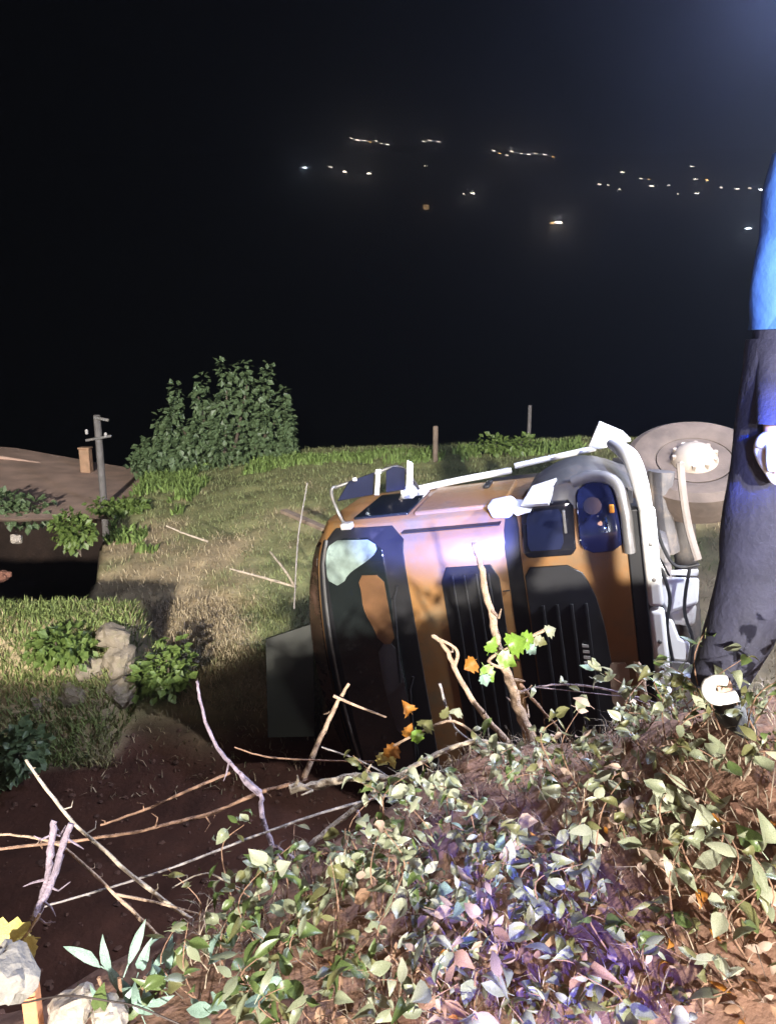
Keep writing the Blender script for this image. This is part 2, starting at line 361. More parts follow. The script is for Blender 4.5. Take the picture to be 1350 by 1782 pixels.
# ------------------------------------------------------------------ grass (stuff): blades on the field, ledge and ridge
def blades(name, xy, length, width, cols, lean=0.6, seed=1):
    r = np.random.default_rng(seed); n = len(xy)
    x, y = xy[:, 0], xy[:, 1]; z = height(x, y) - 0.02
    L = length * r.uniform(0.5, 1.3, n); az = r.uniform(0, 2 * np.pi, n); wa = r.uniform(0, 2 * np.pi, n)
    ln = lean * r.uniform(0.1, 1.2, n)
    dx, dy = np.cos(az) * ln, np.sin(az) * ln; wx, wy = np.cos(wa) * width / 2, np.sin(wa) * width / 2
    b0 = np.stack([x - wx, y - wy, z], -1); b1 = np.stack([x + wx, y + wy, z], -1)
    m0 = np.stack([x - wx * .8 + dx * L * .4, y - wy * .8 + dy * L * .4, z + L * .6], -1); m1 = np.stack([x + wx * .8 + dx * L * .4, y + wy * .8 + dy * L * .4, z + L * .6], -1)
    tp = np.stack([x + dx * L, y + dy * L, z + L * (1 - 0.35 * ln)], -1)
    V = np.stack([b0, b1, m1, m0, tp], 1).reshape(-1, 3); k = np.arange(n) * 5
    me = bpy.data.meshes.new(name)
    q = np.stack([k, k + 1, k + 2, k + 3], -1); t = np.stack([k + 3, k + 2, k + 4], -1)
    loops = np.concatenate([q.ravel(), t.ravel()])
    me.vertices.add(len(V)); me.vertices.foreach_set('co', V.ravel()); me.loops.add(len(loops)); me.loops.foreach_set('vertex_index', loops)
    me.polygons.add(2 * n); me.polygons.foreach_set('loop_start', np.concatenate([np.arange(n) * 4, 4 * n + np.arange(n) * 3])); me.polygons.foreach_set('loop_total', np.concatenate([np.full(n, 4), np.full(n, 3)]))
    me.update(); me.validate()
    ca = me.color_attributes.new('tint', 'FLOAT_COLOR', 'POINT'); C = np.ones((n, 5, 4)); C[:, :, :3] = cols[:, None, :]; ca.data.foreach_set('color', C.ravel())
    me.materials.append(M['grass']); o = bpy.data.objects.new(name, me); link(o); return o
M['grass'] = mat('grass_blade', (1, 1, 1), 0.7, var=0.15, attr='tint', spec=0.2, col2=(1, 1, 1))
def frustum_xy(n, y0, y1, pl=-60, pr=1410, pw=1.0):
    y = y0 + (y1 - y0) * rng.uniform(0, 1, n) ** pw
    px = rng.uniform(pl, pr, n); return np.stack([(px - 675) / FOC * y * 1.01, y], -1)
def grass_cols(xy, bias=0.0):
    n = fbm(xy[:, 0], xy[:, 1], 0.9, 11); n2 = fbm(xy[:, 0], xy[:, 1], 2.5, 31)
    k = np.clip(smooth(-0.10, 0.2, n + 0.5 * n2 + 0.4 * smooth(11, 14.5, xy[:, 1]) + bias + rng.normal(0, 0.07, len(xy))), 0, 1)[:, None]
    dry = np.array([0.42, 0.34, 0.22]); grn = np.array([0.24, 0.275, 0.12])
    return (dry + (grn - dry) * k) * rng.uniform(0.6, 1.35, (len(xy), 1))
def keep(xy, f): return xy[f(xy[:, 0], xy[:, 1])]
gully = lambda x, y: ~((x < gully_x(y)) & (y > 7.55))
xy = np.concatenate([frustum_xy(52000, 6.0, 17.4, pw=0.75), frustum_xy(14000, 5.7, 9.0, pl=100, pr=560)])
xy = keep(xy, lambda x, y: gully(x, y) & ((y > 6.7 + 1.2 * fbm(x, y, 0.9, 11)) | (rng.uniform(0, 1, len(x)) < 0.12)))
tag(blades('field_grass', xy, 0.095, 0.010, grass_cols(xy), 1.15, 2), 'short dry and green grass over the slope behind the truck', kind='stuff')
xy = np.stack([rng.uniform(-5.0, -2.45, 15000), rng.uniform(6.0, 7.7, 15000)], -1)
xy = keep(xy, lambda x, y: (fbm(x, y, 1.6, 33) > -0.36))
tag(blades('ledge_grass', xy, 0.12, 0.013, grass_cols(xy, 0.3) * np.array([0.78, 0.86, 0.64]), 1.1, 3), 'green tufted grass growing over the stone ledge', kind='stuff')
# broad green weeds along the ridge and the road edge
xy = np.concatenate([frustum_xy(6000, 14.2, 16.6, pl=190, pr=560), frustum_xy(2500, 14.9, 16.2, pl=560, pr=1010), np.stack([rng.uniform(-5.0, -3.4, 4500), rng.uniform(10.5, 14.5, 4500)], -1)])
xy = keep(xy, lambda x, y: fbm(x, y, 1.1, 35) > -0.02)
tag(blades('ridge_weeds', xy, 0.20, 0.04, grass_cols(xy, 0.5) * np.array([0.62, 0.78, 0.5]), 0.8, 4), 'leafy green weeds along the ridge and road edge', kind='stuff')

# ------------------------------------------------------------------ leafy masses built as many small leaf faces in one mesh part
def leaf_cloud(name, centres, n, size, m, parent, droop=0.5, seed=5):
    r = np.random.default_rng(seed); vs = []; fs = []
    ws = np.array([c[3] * c[4] * c[5] for c in centres]); ws = ws / ws.sum()
    ks = r.choice(len(centres), n, p=ws)
    for k in ks:
        cx, cy, cz, rx, ry, rz = centres[k]
        d = r.normal(0, 1, 3); d /= np.linalg.norm(d); rad = r.uniform(0.35, 1.0) ** 0.5 * (1 + 0.13 * r.normal())
        p = Vector((cx + d[0] * rx * rad, cy + d[1] * ry * rad, cz + d[2] * rz * rad))
        yv = (Vector(d) * 0.7 + Vector((r.normal() * .5, r.normal() * .5, -droop + r.normal() * 0.35))).normalized()
        xv = yv.cross(Vector((r.normal() * .5, r.normal() * .5 - 0.4, 1))).normalized(); zv = xv.cross(yv)
        L = size * r.uniform(0.6, 1.4); w = L * 0.36; o = len(vs)
        vs += [p, p + yv * L * .5 + xv * w + zv * L * .08, p + yv * L, p + yv * L * .5 - xv * w + zv * L * .08]
        fs += [(o, o + 1, o + 2), (o, o + 2, o + 3)]
    me = bpy.data.meshes.new(name); me.from_pydata([tuple(v) for v in vs], [], fs); me.update(); me.materials.append(m)
    o = bpy.data.objects.new(name, me); link(o, parent); o['kind'] = 'stuff'; return o

YB = 15.6
bushbase = Vector((P(385, 820, YB).x, YB, float(height(P(385, 820, YB).x, YB))))
bush = empty('bush', bushbase, 'tall bushy dark green bush on the ridge beside the dirt road', 'bush')
def bl(px, py, rx, rz, ry=None):
    q = P(px, py, YB) - bushbase; return (q.x, random.uniform(-0.35, 0.35), q.z, rx / 83.0, (ry or rx) / 83.0, rz / 83.0)
crown = []
for px_, top_, wd_ in [(254, 762, 15), (280, 716, 11), (303, 672, 14), (347, 656, 16), (374, 690, 10), (393, 632, 17), (431, 630, 17), (470, 638, 15), (498, 676, 12), (514, 724, 10), (325, 740, 14)]:
    for t_ in np.arange(0, 1.01, 0.16):
        py_ = top_ + 14 + (800 - top_) * t_; crown.append(bl(385 + (px_ - 385) * 0.95 + random.uniform(-5, 5), py_, wd_ * (0.6 + 0.32 * min(1, t_ * 1.8)), 20, 22 + 34 * t_))
M['bushleaf'] = leafmat('bush_leaf', (0.07, 0.115, 0.05), (0.15, 0.21, 0.10), 0.5)
leaf_cloud('crown', crown, 6800, 0.13, M['bushleaf'], bush, 0.55, 5)
mb = MB()
for px, py in [(300, 720), (345, 690), (395, 680), (430, 670), (490, 720), (260, 780)]:
    q = P(px, py, YB) - bushbase; mb.tube(bez([Vector((q.x * .25, 0, -0.1)), Vector((q.x * .6, 0.05, q.z * .4)), q], 4), [0.05 - 0.0045 * i for i in range(9)], 6)
M['bark'] = mat('bark', (0.09, 0.07, 0.05), 0.9, var=0.3, scale=20, bump=0.5)
mb.build('trunk', M['bark'], bush)
# small shrub clump hanging over the gully edge
sb = on_ground(138, 935); sb = Vector((P(140, 940, 9.6).x, 9.6, float(height(P(140, 940, 9.6).x + 0.1, 9.6))))
def clump(label, px, py, y, rx, rz, n, size, m, seed):
    q = P(px, py, y); base = Vector((q.x, q.y, max(float(height(q.x, q.y)), q.z - 0.3)))
    e = empty('shrub', base, label, 'shrub'); c = q - base
    cs = [(c.x + random.uniform(-.6, .6) * rx, random.uniform(-.3, .3) * rx, c.z + random.uniform(-.5, .5) * rz, rx * .6, rx * .6, rz * .6) for _ in range(5)]
    leaf_cloud('foliage', cs, n, size, m, e, 0.4, seed)
    mb = MB()
    for k in range(4): mb.tube(bez([Vector((0, 0, -0.03)), Vector(cs[k][:3]) * 0.5, Vector(cs[k][:3])], 3), 0.008, 5)
    mb.build('stem', M['bark'], e)
M['shrubleaf'] = leafmat('shrub_leaf', (0.09, 0.15, 0.03), (0.16, 0.22, 0.06), 0.5)
clump('yellow-green shrub hanging over the dark gully edge', 138, 928, 9.9, 0.30, 0.30, 420, 0.10, M['shrubleaf'], 11)
clump('green leafy clump on the ridge right of the fence post', 885, 776, 15.2, 0.55, 0.20, 320, 0.12, M['shrubleaf'], 12)
clump('dark green shrub at the left edge below the dirt road', 12, 890, 12.7, 0.75, 0.34, 500, 0.12, M['bushleaf'], 13)
clump('low green clump at the foot of the tall bush', 520, 805, 14.8, 0.45, 0.22, 320, 0.12, M['shrubleaf'], 14)
clump('green weed clump in front of the stone ledge', 290, 1165, 6.7, 0.42, 0.26, 420, 0.09, M['shrubleaf'], 15)
clump('bright green weed clump on top of the stone ledge', 95, 1120, 6.65, 0.34, 0.18, 420, 0.09, M['shrubleaf'], 16)
clump('dark green clump in shade at the left edge under the ledge', 10, 1310, 5.7, 0.30, 0.30, 420, 0.09, M['bushleaf'], 17)

clump('low weeds at the right end of the dirt road edge', 205, 880, 12.3, 0.45, 0.16, 420, 0.10, M['shrubleaf'], 19)
# ------------------------------------------------------------------ posts, pole, low wall by the dirt road
M['wood'] = mat('old_wood', (0.20, 0.15, 0.11), 0.85, var=0.3, scale=12, bump=0.4)
M['concrete'] = mat('ochre_concrete', (0.34, 0.21, 0.13), 0.9, var=0.2, scale=8, bump=0.3)
M['greywood'] = mat('grey_pole', (0.13, 0.12, 0.115), 0.85, var=0.25, scale=12, bump=0.3)
def post(name, px, py0, py1, y, r, label, m, cat, n=10, square=False):
    a = P(px, py1, y); a.z = min(a.z, float(height(a.x, a.y))) - 0.15; b = P(px, py0, y); b.x = a.x
    e = empty(name, a, label, cat); mb = MB()
    if square:
        mb.box(Vector((0, 0, (b.z - a.z) / 2)), (2 * r, 2 * r, b.z - a.z)); mb.build('shaft', m, e, bevel=0.02); MBc = MB(); MBc.box((0, 0, b.z - a.z + 0.02), (2 * r + 0.03, 2 * r + 0.03, 0.04)); MBc.build('cap', m, e, bevel=0.01)
    else:
        h = b.z - a.z; mb.tube([Vector((0, 0, 0)), Vector((0, 0, h * .5)), Vector((0, 0, h - 0.015)), Vector((0, 0, h))], [r * 1.08, r, r * .96, r * .7], n, rough=0.05); mb.build('shaft', m, e)
    return e, b.z - a.z
post('fence_post', 757, 741, 808, 15.0, 0.055, 'brown wooden fence post on the ridge behind the truck', M['wood'], 'post')
post('fence_post', 919, 705, 775, 19.5, 0.05, 'faint grey fence post far beyond the ridge clump', M['greywood'], 'post')
post('gate_pillar', 153, 781, 832, 16.5, 0.11, 'short square ochre pillar at the end of the low road wall', M['concrete'], 'pillar', square=True)
pole, ph = post('utility_pole', 180, 722, 862, 13.2, 0.065, 'grey pole with small crossarms standing beside the dirt road', M['greywood'], 'pole')
mb = MB(); mb.box((0.03, -0.08, ph - 0.40), (0.46, 0.05, 0.045), Matrix.Rotation(R(-10), 3, 'Y')); mb.build('crossarm', M['grey'], pole, bevel=0.006)
mb = MB(); mb.box((0.11, -0.08, ph - 0.06), (0.26, 0.05, 0.05), Matrix.Rotation(R(12), 3, 'Y')); mb.build('crossarm', M['grey'], pole, bevel=0.006)
for dx in (-0.17, 0.16):
    mb = MB(); mb.lathe([(0.012, 0), (0.03, 0.02), (0.02, 0.04), (0.032, 0.06), (0.015, 0.09)], (dx, -0.08, ph - 0.375 - dx * 0.17 + 0.01), (0, 0, 1), 10); mb.build('insulator', M['whitemetal'], pole)
mb = MB(); ring = []
for i, px in enumerate(np.linspace(-260, 165, 18)):
    y = 17.6 - 0.04 * i; q = P(px, np.interp(px, [-260, 0, 60, 150, 165], [770, 793, 803, 827, 832]), y); b = -2.0; n = 0.03 * float(fbm(px, 0, 0.05, 41))
    ring.append([Vector((q.x, y, b)), Vector((q.x, y, q.z + n)), Vector((q.x, y + 0.3, q.z + n)), Vector((q.x, y + 0.3, b))])
mb.loft(ring); tag(mb.build('low_wall', M['road'], bevel=0.03), 'low earth-coloured wall along the far side of the dirt road', 'wall')
tag(ground, None)

# ------------------------------------------------------------------ stones
M['stone'] = mat('pale_stone', (0.20, 0.165, 0.12), 0.9, var=0.3, scale=7, bump=0.6, dirt=((0.16, 0.15, 0.08), 5, 0.56))
M['palestone'] = mat('whitish_stone', (0.34, 0.295, 0.25), 0.9, var=0.15, scale=9, bump=0.5)
M['greystone'] = mat('grey_stone', (0.25, 0.235, 0.215), 0.85, var=0.2, scale=9, bump=0.5)
def stone(px, py, y, wpx, hpx, label, m, group=None, seed=0, name='stone'):
    k = ppm(y); rx, rz = wpx / 2 / k, hpx / 2 / k; bm = bmesh.new(); bmesh.ops.create_icosphere(bm, subdivisions=3, radius=1)
    for v in bm.verts:
        n = noise.noise(v.co * 1.1 + Vector((seed * 5.1, seed, 0))) * 0.45 + noise.noise(v.co * 2.6 + Vector((seed, 0, 0))) * 0.26 + noise.noise(v.co * 7 + Vector((seed, 3, 0))) * 0.08
        co = v.co * (1 + n); co = Vector([math.copysign(abs(c) ** 0.8, c) for c in co])
        v.co = Vector((co.x * rx, co.y * (rx + rz) / 2, co.z * rz))
    me = bpy.data.meshes.new(name); bm.to_mesh(me); bm.free(); me.polygons.foreach_set('use_smooth', [True] * len(me.polygons)); me.set_sharp_from_angle(angle=R(16)); me.materials.append(m)
    o = bpy.data.objects.new(name, me); link(o); o.location = P(px, py, y); o.rotation_euler = (0.2 * random.uniform(-1, 1), 0.3 * random.uniform(-1, 1), random.uniform(0, 6)); o.rotation_euler.z *= 0.1
    return tag(o, label, 'stone', group)
G = 'stones of the ledge'
stone(196, 1108, 6.85, 58, 44, 'rounded stone at the upper corner of the grassy ledge', M['stone'], G, 1)
stone(206, 1150, 6.75, 52, 58, 'upright tan stone in the right face of the ledge', M['stone'], G, 2)
stone(160, 1162, 6.72, 60, 44, 'squat stone in the ledge left of the upright tan stone', M['stone'], G, 21)
stone(205, 1205, 6.62, 58, 56, 'low corner stone at the foot of the ledge', M['stone'], G, 24)
stone(140, 1212, 6.6, 84, 50, 'broad tan stone low in the front of the ledge', M['stone'], G, 3)
stone(82, 1225, 6.55, 60, 40, 'small stone at the left end of the ledge front', M['stone'], G, 27)
stone(20, 1700, 1.42, 95, 95, 'grey rounded rock at the bottom left corner', M['greystone'], None, 6)
stone(8, 1668, 1.50, 34, 66, 'small whitish rock leaning on the bottom left rock', M['greystone'], None, 16)
stone(128, 1755, 1.47, 95, 62, 'pale flat stone beside the orange stake', M['palestone'], None, 7)
stone(190, 1766, 1.45, 70, 60, 'rough tan stone under the feathery weed', M['palestone'], None, 8)
stone(1190, 1400, 2.22, 90, 46, 'pale pinkish stone lying in the verge below the white hook', M['palestone'], None, 9)
stone(1255, 1375, 2.3, 50, 56, 'buff stone at the right edge of the verge leaves', M['palestone'], None, 10)
stone(1140, 1440, 2.1, 55, 38, 'small buff stone under the pale verge stone', M['palestone'], None, 12)
stone(30, 938, 9.9, 20, 18, 'small white stone in the dark gully', M['palestone'], None, 13)
stone(2, 1004, 9.4, 34, 20, 'dull rusty stone at the left edge of the gully', mat('rust_stone', (0.16, 0.07, 0.045), 0.95), None, 14)

# ------------------------------------------------------------------ overturned truck, built in its own frame: u roof->bumper, v upper side->lower side, w front->rear
O_ = P(548, 930, 5.6); B_ = P(1150, 876, 4.85)
u = (B_ - O_).normalized(); v = Vector((0, 0, -1)); v -= u * v.dot(u); v.normalize(); w = u.cross(v)
a = R(4); v, w = v * math.cos(a) + w * math.sin(a), w * math.cos(a) - v * math.sin(a)
TM = Matrix((u, v, w)).transposed().to_4x4(); TM.translation = O_
truck = bpy.data.objects.new('truck', None); link(truck); truck.matrix_world = TM
tag(truck, 'orange truck lying on its side in the ditch with its cab front facing the road', 'truck')
WID = 2.42
def part(name, mb, m, parent=truck, **k): return mb.build(name, m, parent, **k)
# cab shell: sections across v, outline in (u, w)
def cab_section(vv):
    e = min(vv, WID - vv)                       # distance from the side
    k = 1 - max(0, 1 - e / 0.26) ** 2           # rounding of the front corners
    crown = 0.30 * (1 - ((vv - WID / 2) / (WID / 2)) ** 2)
    inset = 0.0
    f = 0.17 * (1 - k) ** 0.7
    pts = [(-0.02 - crown * 0.9, 1.25), (-0.06 - crown, 0.55), (-0.05 - crown * 0.9, 0.22 + f), (0.02 - crown * 0.45, 0.10 + f), (0.35, 0.03 + f), (0.66, 0.0 + f), (1.40, 0.0 + f), (1.48, 0.05 + f), (1.60, 0.02 + f), (2.27, 0.0 + f), (2.30, 0.12 + f), (2.30, 1.25)]
    return [Vector((p[0], vv, p[1])) for p in pts]
vsn = [0.0, 0.015, 0.05, 0.11, 0.2, 0.32, 0.6, 1.0, 1.4, 1.8, 2.1, 2.22, 2.31, 2.37, 2.405, 2.42]
mb = MB(); mb.loft([cab_section(q) for q in vsn]); cab = part('cab', mb, M['orange'], auto=50)
# rear wall of the cab in black, behind
def front_w(vv):
    e = min(vv, WID - vv); k = 1 - max(0, 1 - e / 0.26) ** 2; return 0.17 * (1 - k) ** 0.7
def sheet(name, u0, u1, v0, v1, off, m, thick=0.02, wof=None, nu=6, nv=10, rnd=0.06, parent=truck, bevel=0.004):
    """a slightly curved panel that follows the cab front, rounded corners"""
    mb = MB(); grid = []
    uf = u0 if callable(u0) else (lambda _: u0); ug = u1 if callable(u1) else (lambda _: u1)
    base = 0
    top = []; bot = []
    for i in range(nv + 1):
        t = i / nv; vv = v0 + (v1 - v0) * t
        e = min(vv - v0, v1 - vv); ins = rnd - math.sqrt(max(0, rnd ** 2 - max(0, rnd - e) ** 2)) if rnd > 0 else 0
        a0, a1 = uf(vv) + ins, ug(vv) - ins
        for j in range(nu + 1):
            uu = a0 + (a1 - a0) * j / nu; ww = (wof(uu, vv) if wof else front_w(vv)) - off
            top.append(Vector((uu, vv, ww))); bot.append(Vector((uu, vv, ww + thick)))
    n = len(top); fs = []; id_ = lambda i, j: i * (nu + 1) + j
    for i in range(nv):
        for j in range(nu):
            fs.append((id_(i, j), id_(i, j + 1), id_(i + 1, j + 1), id_(i + 1, j))); fs.append(tuple(n + q for q in (id_(i, j), id_(i + 1, j), id_(i + 1, j + 1), id_(i, j + 1))))
    per = [id_(0, j) for j in range(nu + 1)] + [id_(i, nu) for i in range(1, nv + 1)] + [id_(nv, j) for j in range(nu - 1, -1, -1)] + [id_(i, 0) for i in range(nv - 1, 0, -1)]
    for k in range(len(per)):
        p, q = per[k], per[(k + 1) % len(per)]; fs.append((p, q, n + q, n + p))
    mb.add(top + bot, fs); return part(name, mb, m, parent, bevel=bevel, seg=1, auto=40)
def ws_w(uu, vv):
    crown = 0.30 * (1 - ((vv - WID / 2) / (WID / 2)) ** 2); f = front_w(vv)
    return np.interp(uu, [-0.06 - crown, -0.05 - crown * .9, 0.02 - crown * .45, 0.35, 0.66, 1.4, 1.48, 1.6, 2.27], [0.55, 0.22, 0.10, 0.03, 0.0, 0.0, 0.05, 0.02, 0.0]) + f
# dark windscreen surround, glass, sun visor
crown_ = lambda vv: 0.30 * (1 - ((vv - WID / 2) / (WID / 2)) ** 2)
sheet('windscreen_surround', lambda q: -0.03 - 0.5 * crown_(q) + 0.02, 0.68, 0.025, WID - 0.025, 0.012, M['black'], wof=ws_w, nu=14, nv=26, rnd=0.1)
sheet('windscreen', lambda q: 0.03 - 0.18 * crown_(q), 0.52, 0.09, WID - 0.09, 0.028, M['glass'], wof=ws_w, nu=14, nv=26, rnd=0.14)
M['palereflect'] = mat('pale_reflection', (0.22, 0.28, 0.25), 0.3, var=0.6, scale=7, coat=0.6, dirt=((0.05, 0.07, 0.065), 6, 0.58))  # pale reflection on the glass, painted as a patch
M['reflect_patch'] = mat('brown_reflection', (0.15, 0.075, 0.035), 0.45, var=0.3, scale=5, coat=0.4, dirt=((0.05, 0.035, 0.025), 3, 0.6))  # orange-brown reflection painted onto the windscreen
M['greyreflect'] = mat('grey_reflection', (0.085, 0.085, 0.095), 0.4, var=0.2, scale=3, coat=0.4)  # grey reflection painted onto the lower windscreen
sheet('pale_reflect_patch', lambda q: 0.05 - 0.3 * crown_(q), lambda q: 0.47 - 0.3 * smooth(0.16, 0.40, q), 0.10, 0.44, 0.033, M['palereflect'], thick=0.004, wof=ws_w, nu=10, nv=10, rnd=0.08, bevel=0)
sheet('reflect_patch', lambda q: 0.27 + 0.10 * ((q - 0.36) / 0.6) ** 2 + 0.012 * math.sin(q * 17), lambda q: 0.495, 0.36, 0.94, 0.033, M['reflect_patch'], thick=0.004, wof=ws_w, nu=8, nv=10, rnd=0.05, bevel=0)
sheet('reflect_patch', lambda q: 0.36 + 0.03 * math.sin(q * 4), 0.51, 0.93, 1.75, 0.033, M['greyreflect'], thick=0.004, wof=ws_w, nu=8, nv=12, rnd=0.05, bevel=0)
vis = sheet('sun_visor', lambda q: -0.09 - 1.02 * crown_(q), lambda q: -0.03 - 0.42 * crown_(q), 0.06, WID - 0.06, 0.05, M['visor'], wof=ws_w, nu=8, nv=24, rnd=0.08)
mb = MB(); mb.tube([Vector((0.03 - 0.36 * crown_(q) - 0.0, q, ws_w(0.0 - 0.36 * crown_(q), q) - 0.045)) for q in np.linspace(0.1, WID - 0.1, 14)], 0.012, 6); part('visor_trim', mb, M['grey'])
for k, (v0, v1) in enumerate([(0.45, 1.15), (1.2, 1.9)]):
    mb = MB(); mb.tube([Vector((0.60, v0, -0.035)), Vector((0.56, v0 + 0.1, -0.045)), Vector((0.50, v1, -0.04))], 0.011, 6); mb.box((0.515, (v0 + v1) / 2 + 0.1, -0.034), (0.02, v1 - v0, 0.012), Matrix.Rotation(R(5), 3, 'Z')); part('wiper', mb, M['black'])
# front panel with black upper grille
sheet('upper_grille', 0.94, 1.375, 0.34, WID - 0.34, 0.012, M['black'], nv=16, rnd=0.05)
for q in (1.03, 1.12, 1.21, 1.30):
    mb = MB(); mb.box((q, WID / 2, -0.018), (0.018, WID - 0.80, 0.016)); part('grille_bar', mb, M['black'], bevel=0.004)
sheet('gap_panel', 1.435, 1.545, 0.0, WID - 0.0, -0.02, M['black'], nv=20, rnd=0.02)
mb = MB(); mb.box((1.05, 0.062, 0.085), (0.74, 0.008, 0.10)); part('panel_seam', mb, M['black'])
# lower front: dark grille in an orange frame
def grille_u1(vv): return np.interp(vv, [0.38, 0.46, 0.62, 0.85, 1.2, WID], [1.90, 1.97, 2.03, 2.07, 2.09, 2.09])
sheet('lower_grille', 1.56, lambda q: float(grille_u1(q)), 0.385, WID - 0.385, 0.010, M['black'], nv=26, nu=8, rnd=0.04)
for q in (1.66, 1.76, 1.86, 1.96):
    mb = MB(); mb.box((q, WID / 2 + 0.12, -0.020), (0.022, WID - 1.1, 0.018)); part('grille_bar', mb, M['black'], bevel=0.004)
mb = MB()
for k in range(5): mb.prism([(1.90, 0.98 + k * 0.045), (1.945, 0.985 + k * 0.045), (1.945, 1.005 + k * 0.045), (1.90, 1.0 + k * 0.045)], -0.030, -0.016)
part('badge', mb, M['whitemetal'])
# headlamp clusters at the upper corner
sheet('fog_lamp', 1.575, 1.94, -0.05, 0.30, 0.055, M['gloss'], thick=0.10, wof=lambda a_, b_: front_w(max(b_, 0)), nv=8, rnd=0.03, bevel=0.01)
fl = sheet('lamp_glass', 1.61, 1.86, 0.0, 0.25, 0.062, M['mirror'], wof=lambda a_, b_: front_w(max(b_, 0)), nv=6, rnd=0.02)
mb = MB(); mb.box((1.88, 0.14, 0.01), (0.02, 0.30, 0.03)); part('lamp_rib', mb, M['grey'], bevel=0.004)
def hl_w(uu, vv): return 0.17 * max(0, 1 - (vv + 0.16) / 0.36) ** 1.5 + 0.05 * max(0, (uu - 2.12) / 0.15) ** 2
sheet('headlamp', 1.97, 2.26, -0.16, 0.30, 0.04, M['lens'], thick=0.12, wof=hl_w, nv=12, nu=10, rnd=0.08, bevel=0.008)
mb = MB(); mb.lathe([(0.0, 0.0), (0.03, 0.004), (0.05, 0.012), (0.06, 0.02), (0.06, 0.05)], (2.08, -0.02, 0.008), (0, -0.35, -1), 20); part('reflector', mb, M['mirror'])
mb = MB(); mb.tube(bez([Vector((1.95, -0.17, 0.16)), Vector((2.10, -0.20, 0.14)), Vector((2.24, -0.15, 0.08)), Vector((2.285, 0.02, 0.0)), Vector((2.29, 0.2, -0.03)), Vector((2.29, 0.31, -0.035))], 6), 0.05, 12, flat=0.8); part('headlamp_surround', mb, M['silver'])
mb = MB(); mb.box((2.20, 0.0, -0.02), (0.035, 0.06, 0.03)); part('indicator', mb, M['amber'], bevel=0.008)
# dark wing panel above the headlamp
mb = MB(); rings = []
for q in np.linspace(0, 1, 9):
    uu = 1.62 + 0.72 * q; hgt = 0.20 * math.sin(math.pi * min(1, 0.12 + q * 0.8)); rings.append([Vector((uu, 0.02, 0.15)), Vector((uu, -0.03 - hgt * .7, 0.16)), Vector((uu, -0.04 - hgt, 0.32)), Vector((uu, -0.04 - hgt, 0.75)), Vector((uu, -0.02 - hgt * .6, 1.0)), Vector((uu, 0.04, 1.0))])
mb.loft(rings); part('wing', mb, M['grey'], auto=60)
sheet('corner_lamp', 2.06, 2.20, 1.14, 1.50, 0.012, M['tan'], nv=6, rnd=0.02)
# pale bumper bar and corner
mb = MB(); mb.tube(bez([Vector((2.22, -0.30, 0.75)), Vector((2.30, -0.30, 0.45)), Vector((2.36, -0.26, 0.22)), Vector((2.40, -0.12, 0.02)), Vector((2.42, 0.06, -0.05))], 6), [0.040 + 0.02 * math.sin(math.pi * i / 24) for i in range(25)], 14); part('bumper_corner', mb, M['white'])
for (v0, v1) in [(0.0, 0.70), (0.72, 1.30), (1.32, 2.35)]:
    mb = MB(); mb.prism([(2.375, v0), (2.475, v0), (2.475, v1), (2.375, v1)], -0.09, 0.0); part('bumper_bar', mb, M['white'], bevel=0.03, seg=3)
mb = MB(); mb.prism([(2.275, 0.02), (2.37, 0.02), (2.37, 2.35), (2.275, 2.35)], -0.01, 0.30); part('bumper_infill', mb, M['black'], bevel=0.01)
# upper side of the cab: door, window, handle, sill trims
mb = MB(); mb.prism([(0.72, -0.03), (1.42, -0.03), (1.42, 0.02), (0.72, 0.02)], 0.30, 1.10); door = part('door', mb, M['orange'], bevel=0.015)
mb = MB(); mb.prism([(0.20, -0.02), (0.66, -0.02), (0.66, 0.02), (0.20, 0.02)], 0.34, 1.08); part('door_window', mb, M['glass'], door, bevel=0.01)
mb = MB(); mb.box((1.2, -0.045, 0.95), (0.05, 0.03, 0.2)); part('handle', mb, M['black'], door, bevel=0.01)
mb = MB(); mb.tube([Vector((0.50, -0.03, 1.10)), Vector((0.9, -0.05, 1.22)), Vector((1.34, -0.06, 1.34))], 0.038, 10, flat=0.7); part('side_trim', mb, M['white'])
mb = MB(); mb.prism([(0.40, -0.07), (0.52, -0.07), (0.52, 0.0), (0.40, 0.0)], 1.02, 1.14); part('trim_cap', mb, M['white'], bevel=0.02)
mb = MB(); mb.tube([Vector((1.36, -0.08, 1.42)), Vector((1.7, -0.1, 1.52)), Vector((2.05, -0.12, 1.62))], 0.034, 10, flat=0.7); part('side_trim', mb, M['white'])
mb = MB(); mb.prism([(1.34, -0.08), (1.50, -0.10), (1.56, -0.03), (1.49, 0.03), (1.37, 0.02)], 0.06, 0.26); part('step_bracket', mb, M['white'], bevel=0.02)
mb = MB(); mb.prism([(1.50, -0.06), (1.66, -0.02), (1.56, 0.0)], 0.0, 0.3); part('step_plate', mb, M['white'], bevel=0.006)
mb = MB(); mb.add([Vector(q) for q in [(1.58, -0.06, 0.08), (1.78, -0.06, 0.05), (1.84, -0.20, 0.22), (1.66, -0.16, 0.22), (1.58, -0.03, 0.12), (1.78, -0.03, 0.09), (1.84, -0.17, 0.26), (1.66, -0.13, 0.26)]], [(0, 1, 2, 3), (7, 6, 5, 4), (0, 4, 5, 1), (1, 5, 6, 2), (2, 6, 7, 3), (3, 7, 4, 0)]); part('torn_panel', mb, M['white'], bevel=0.006)
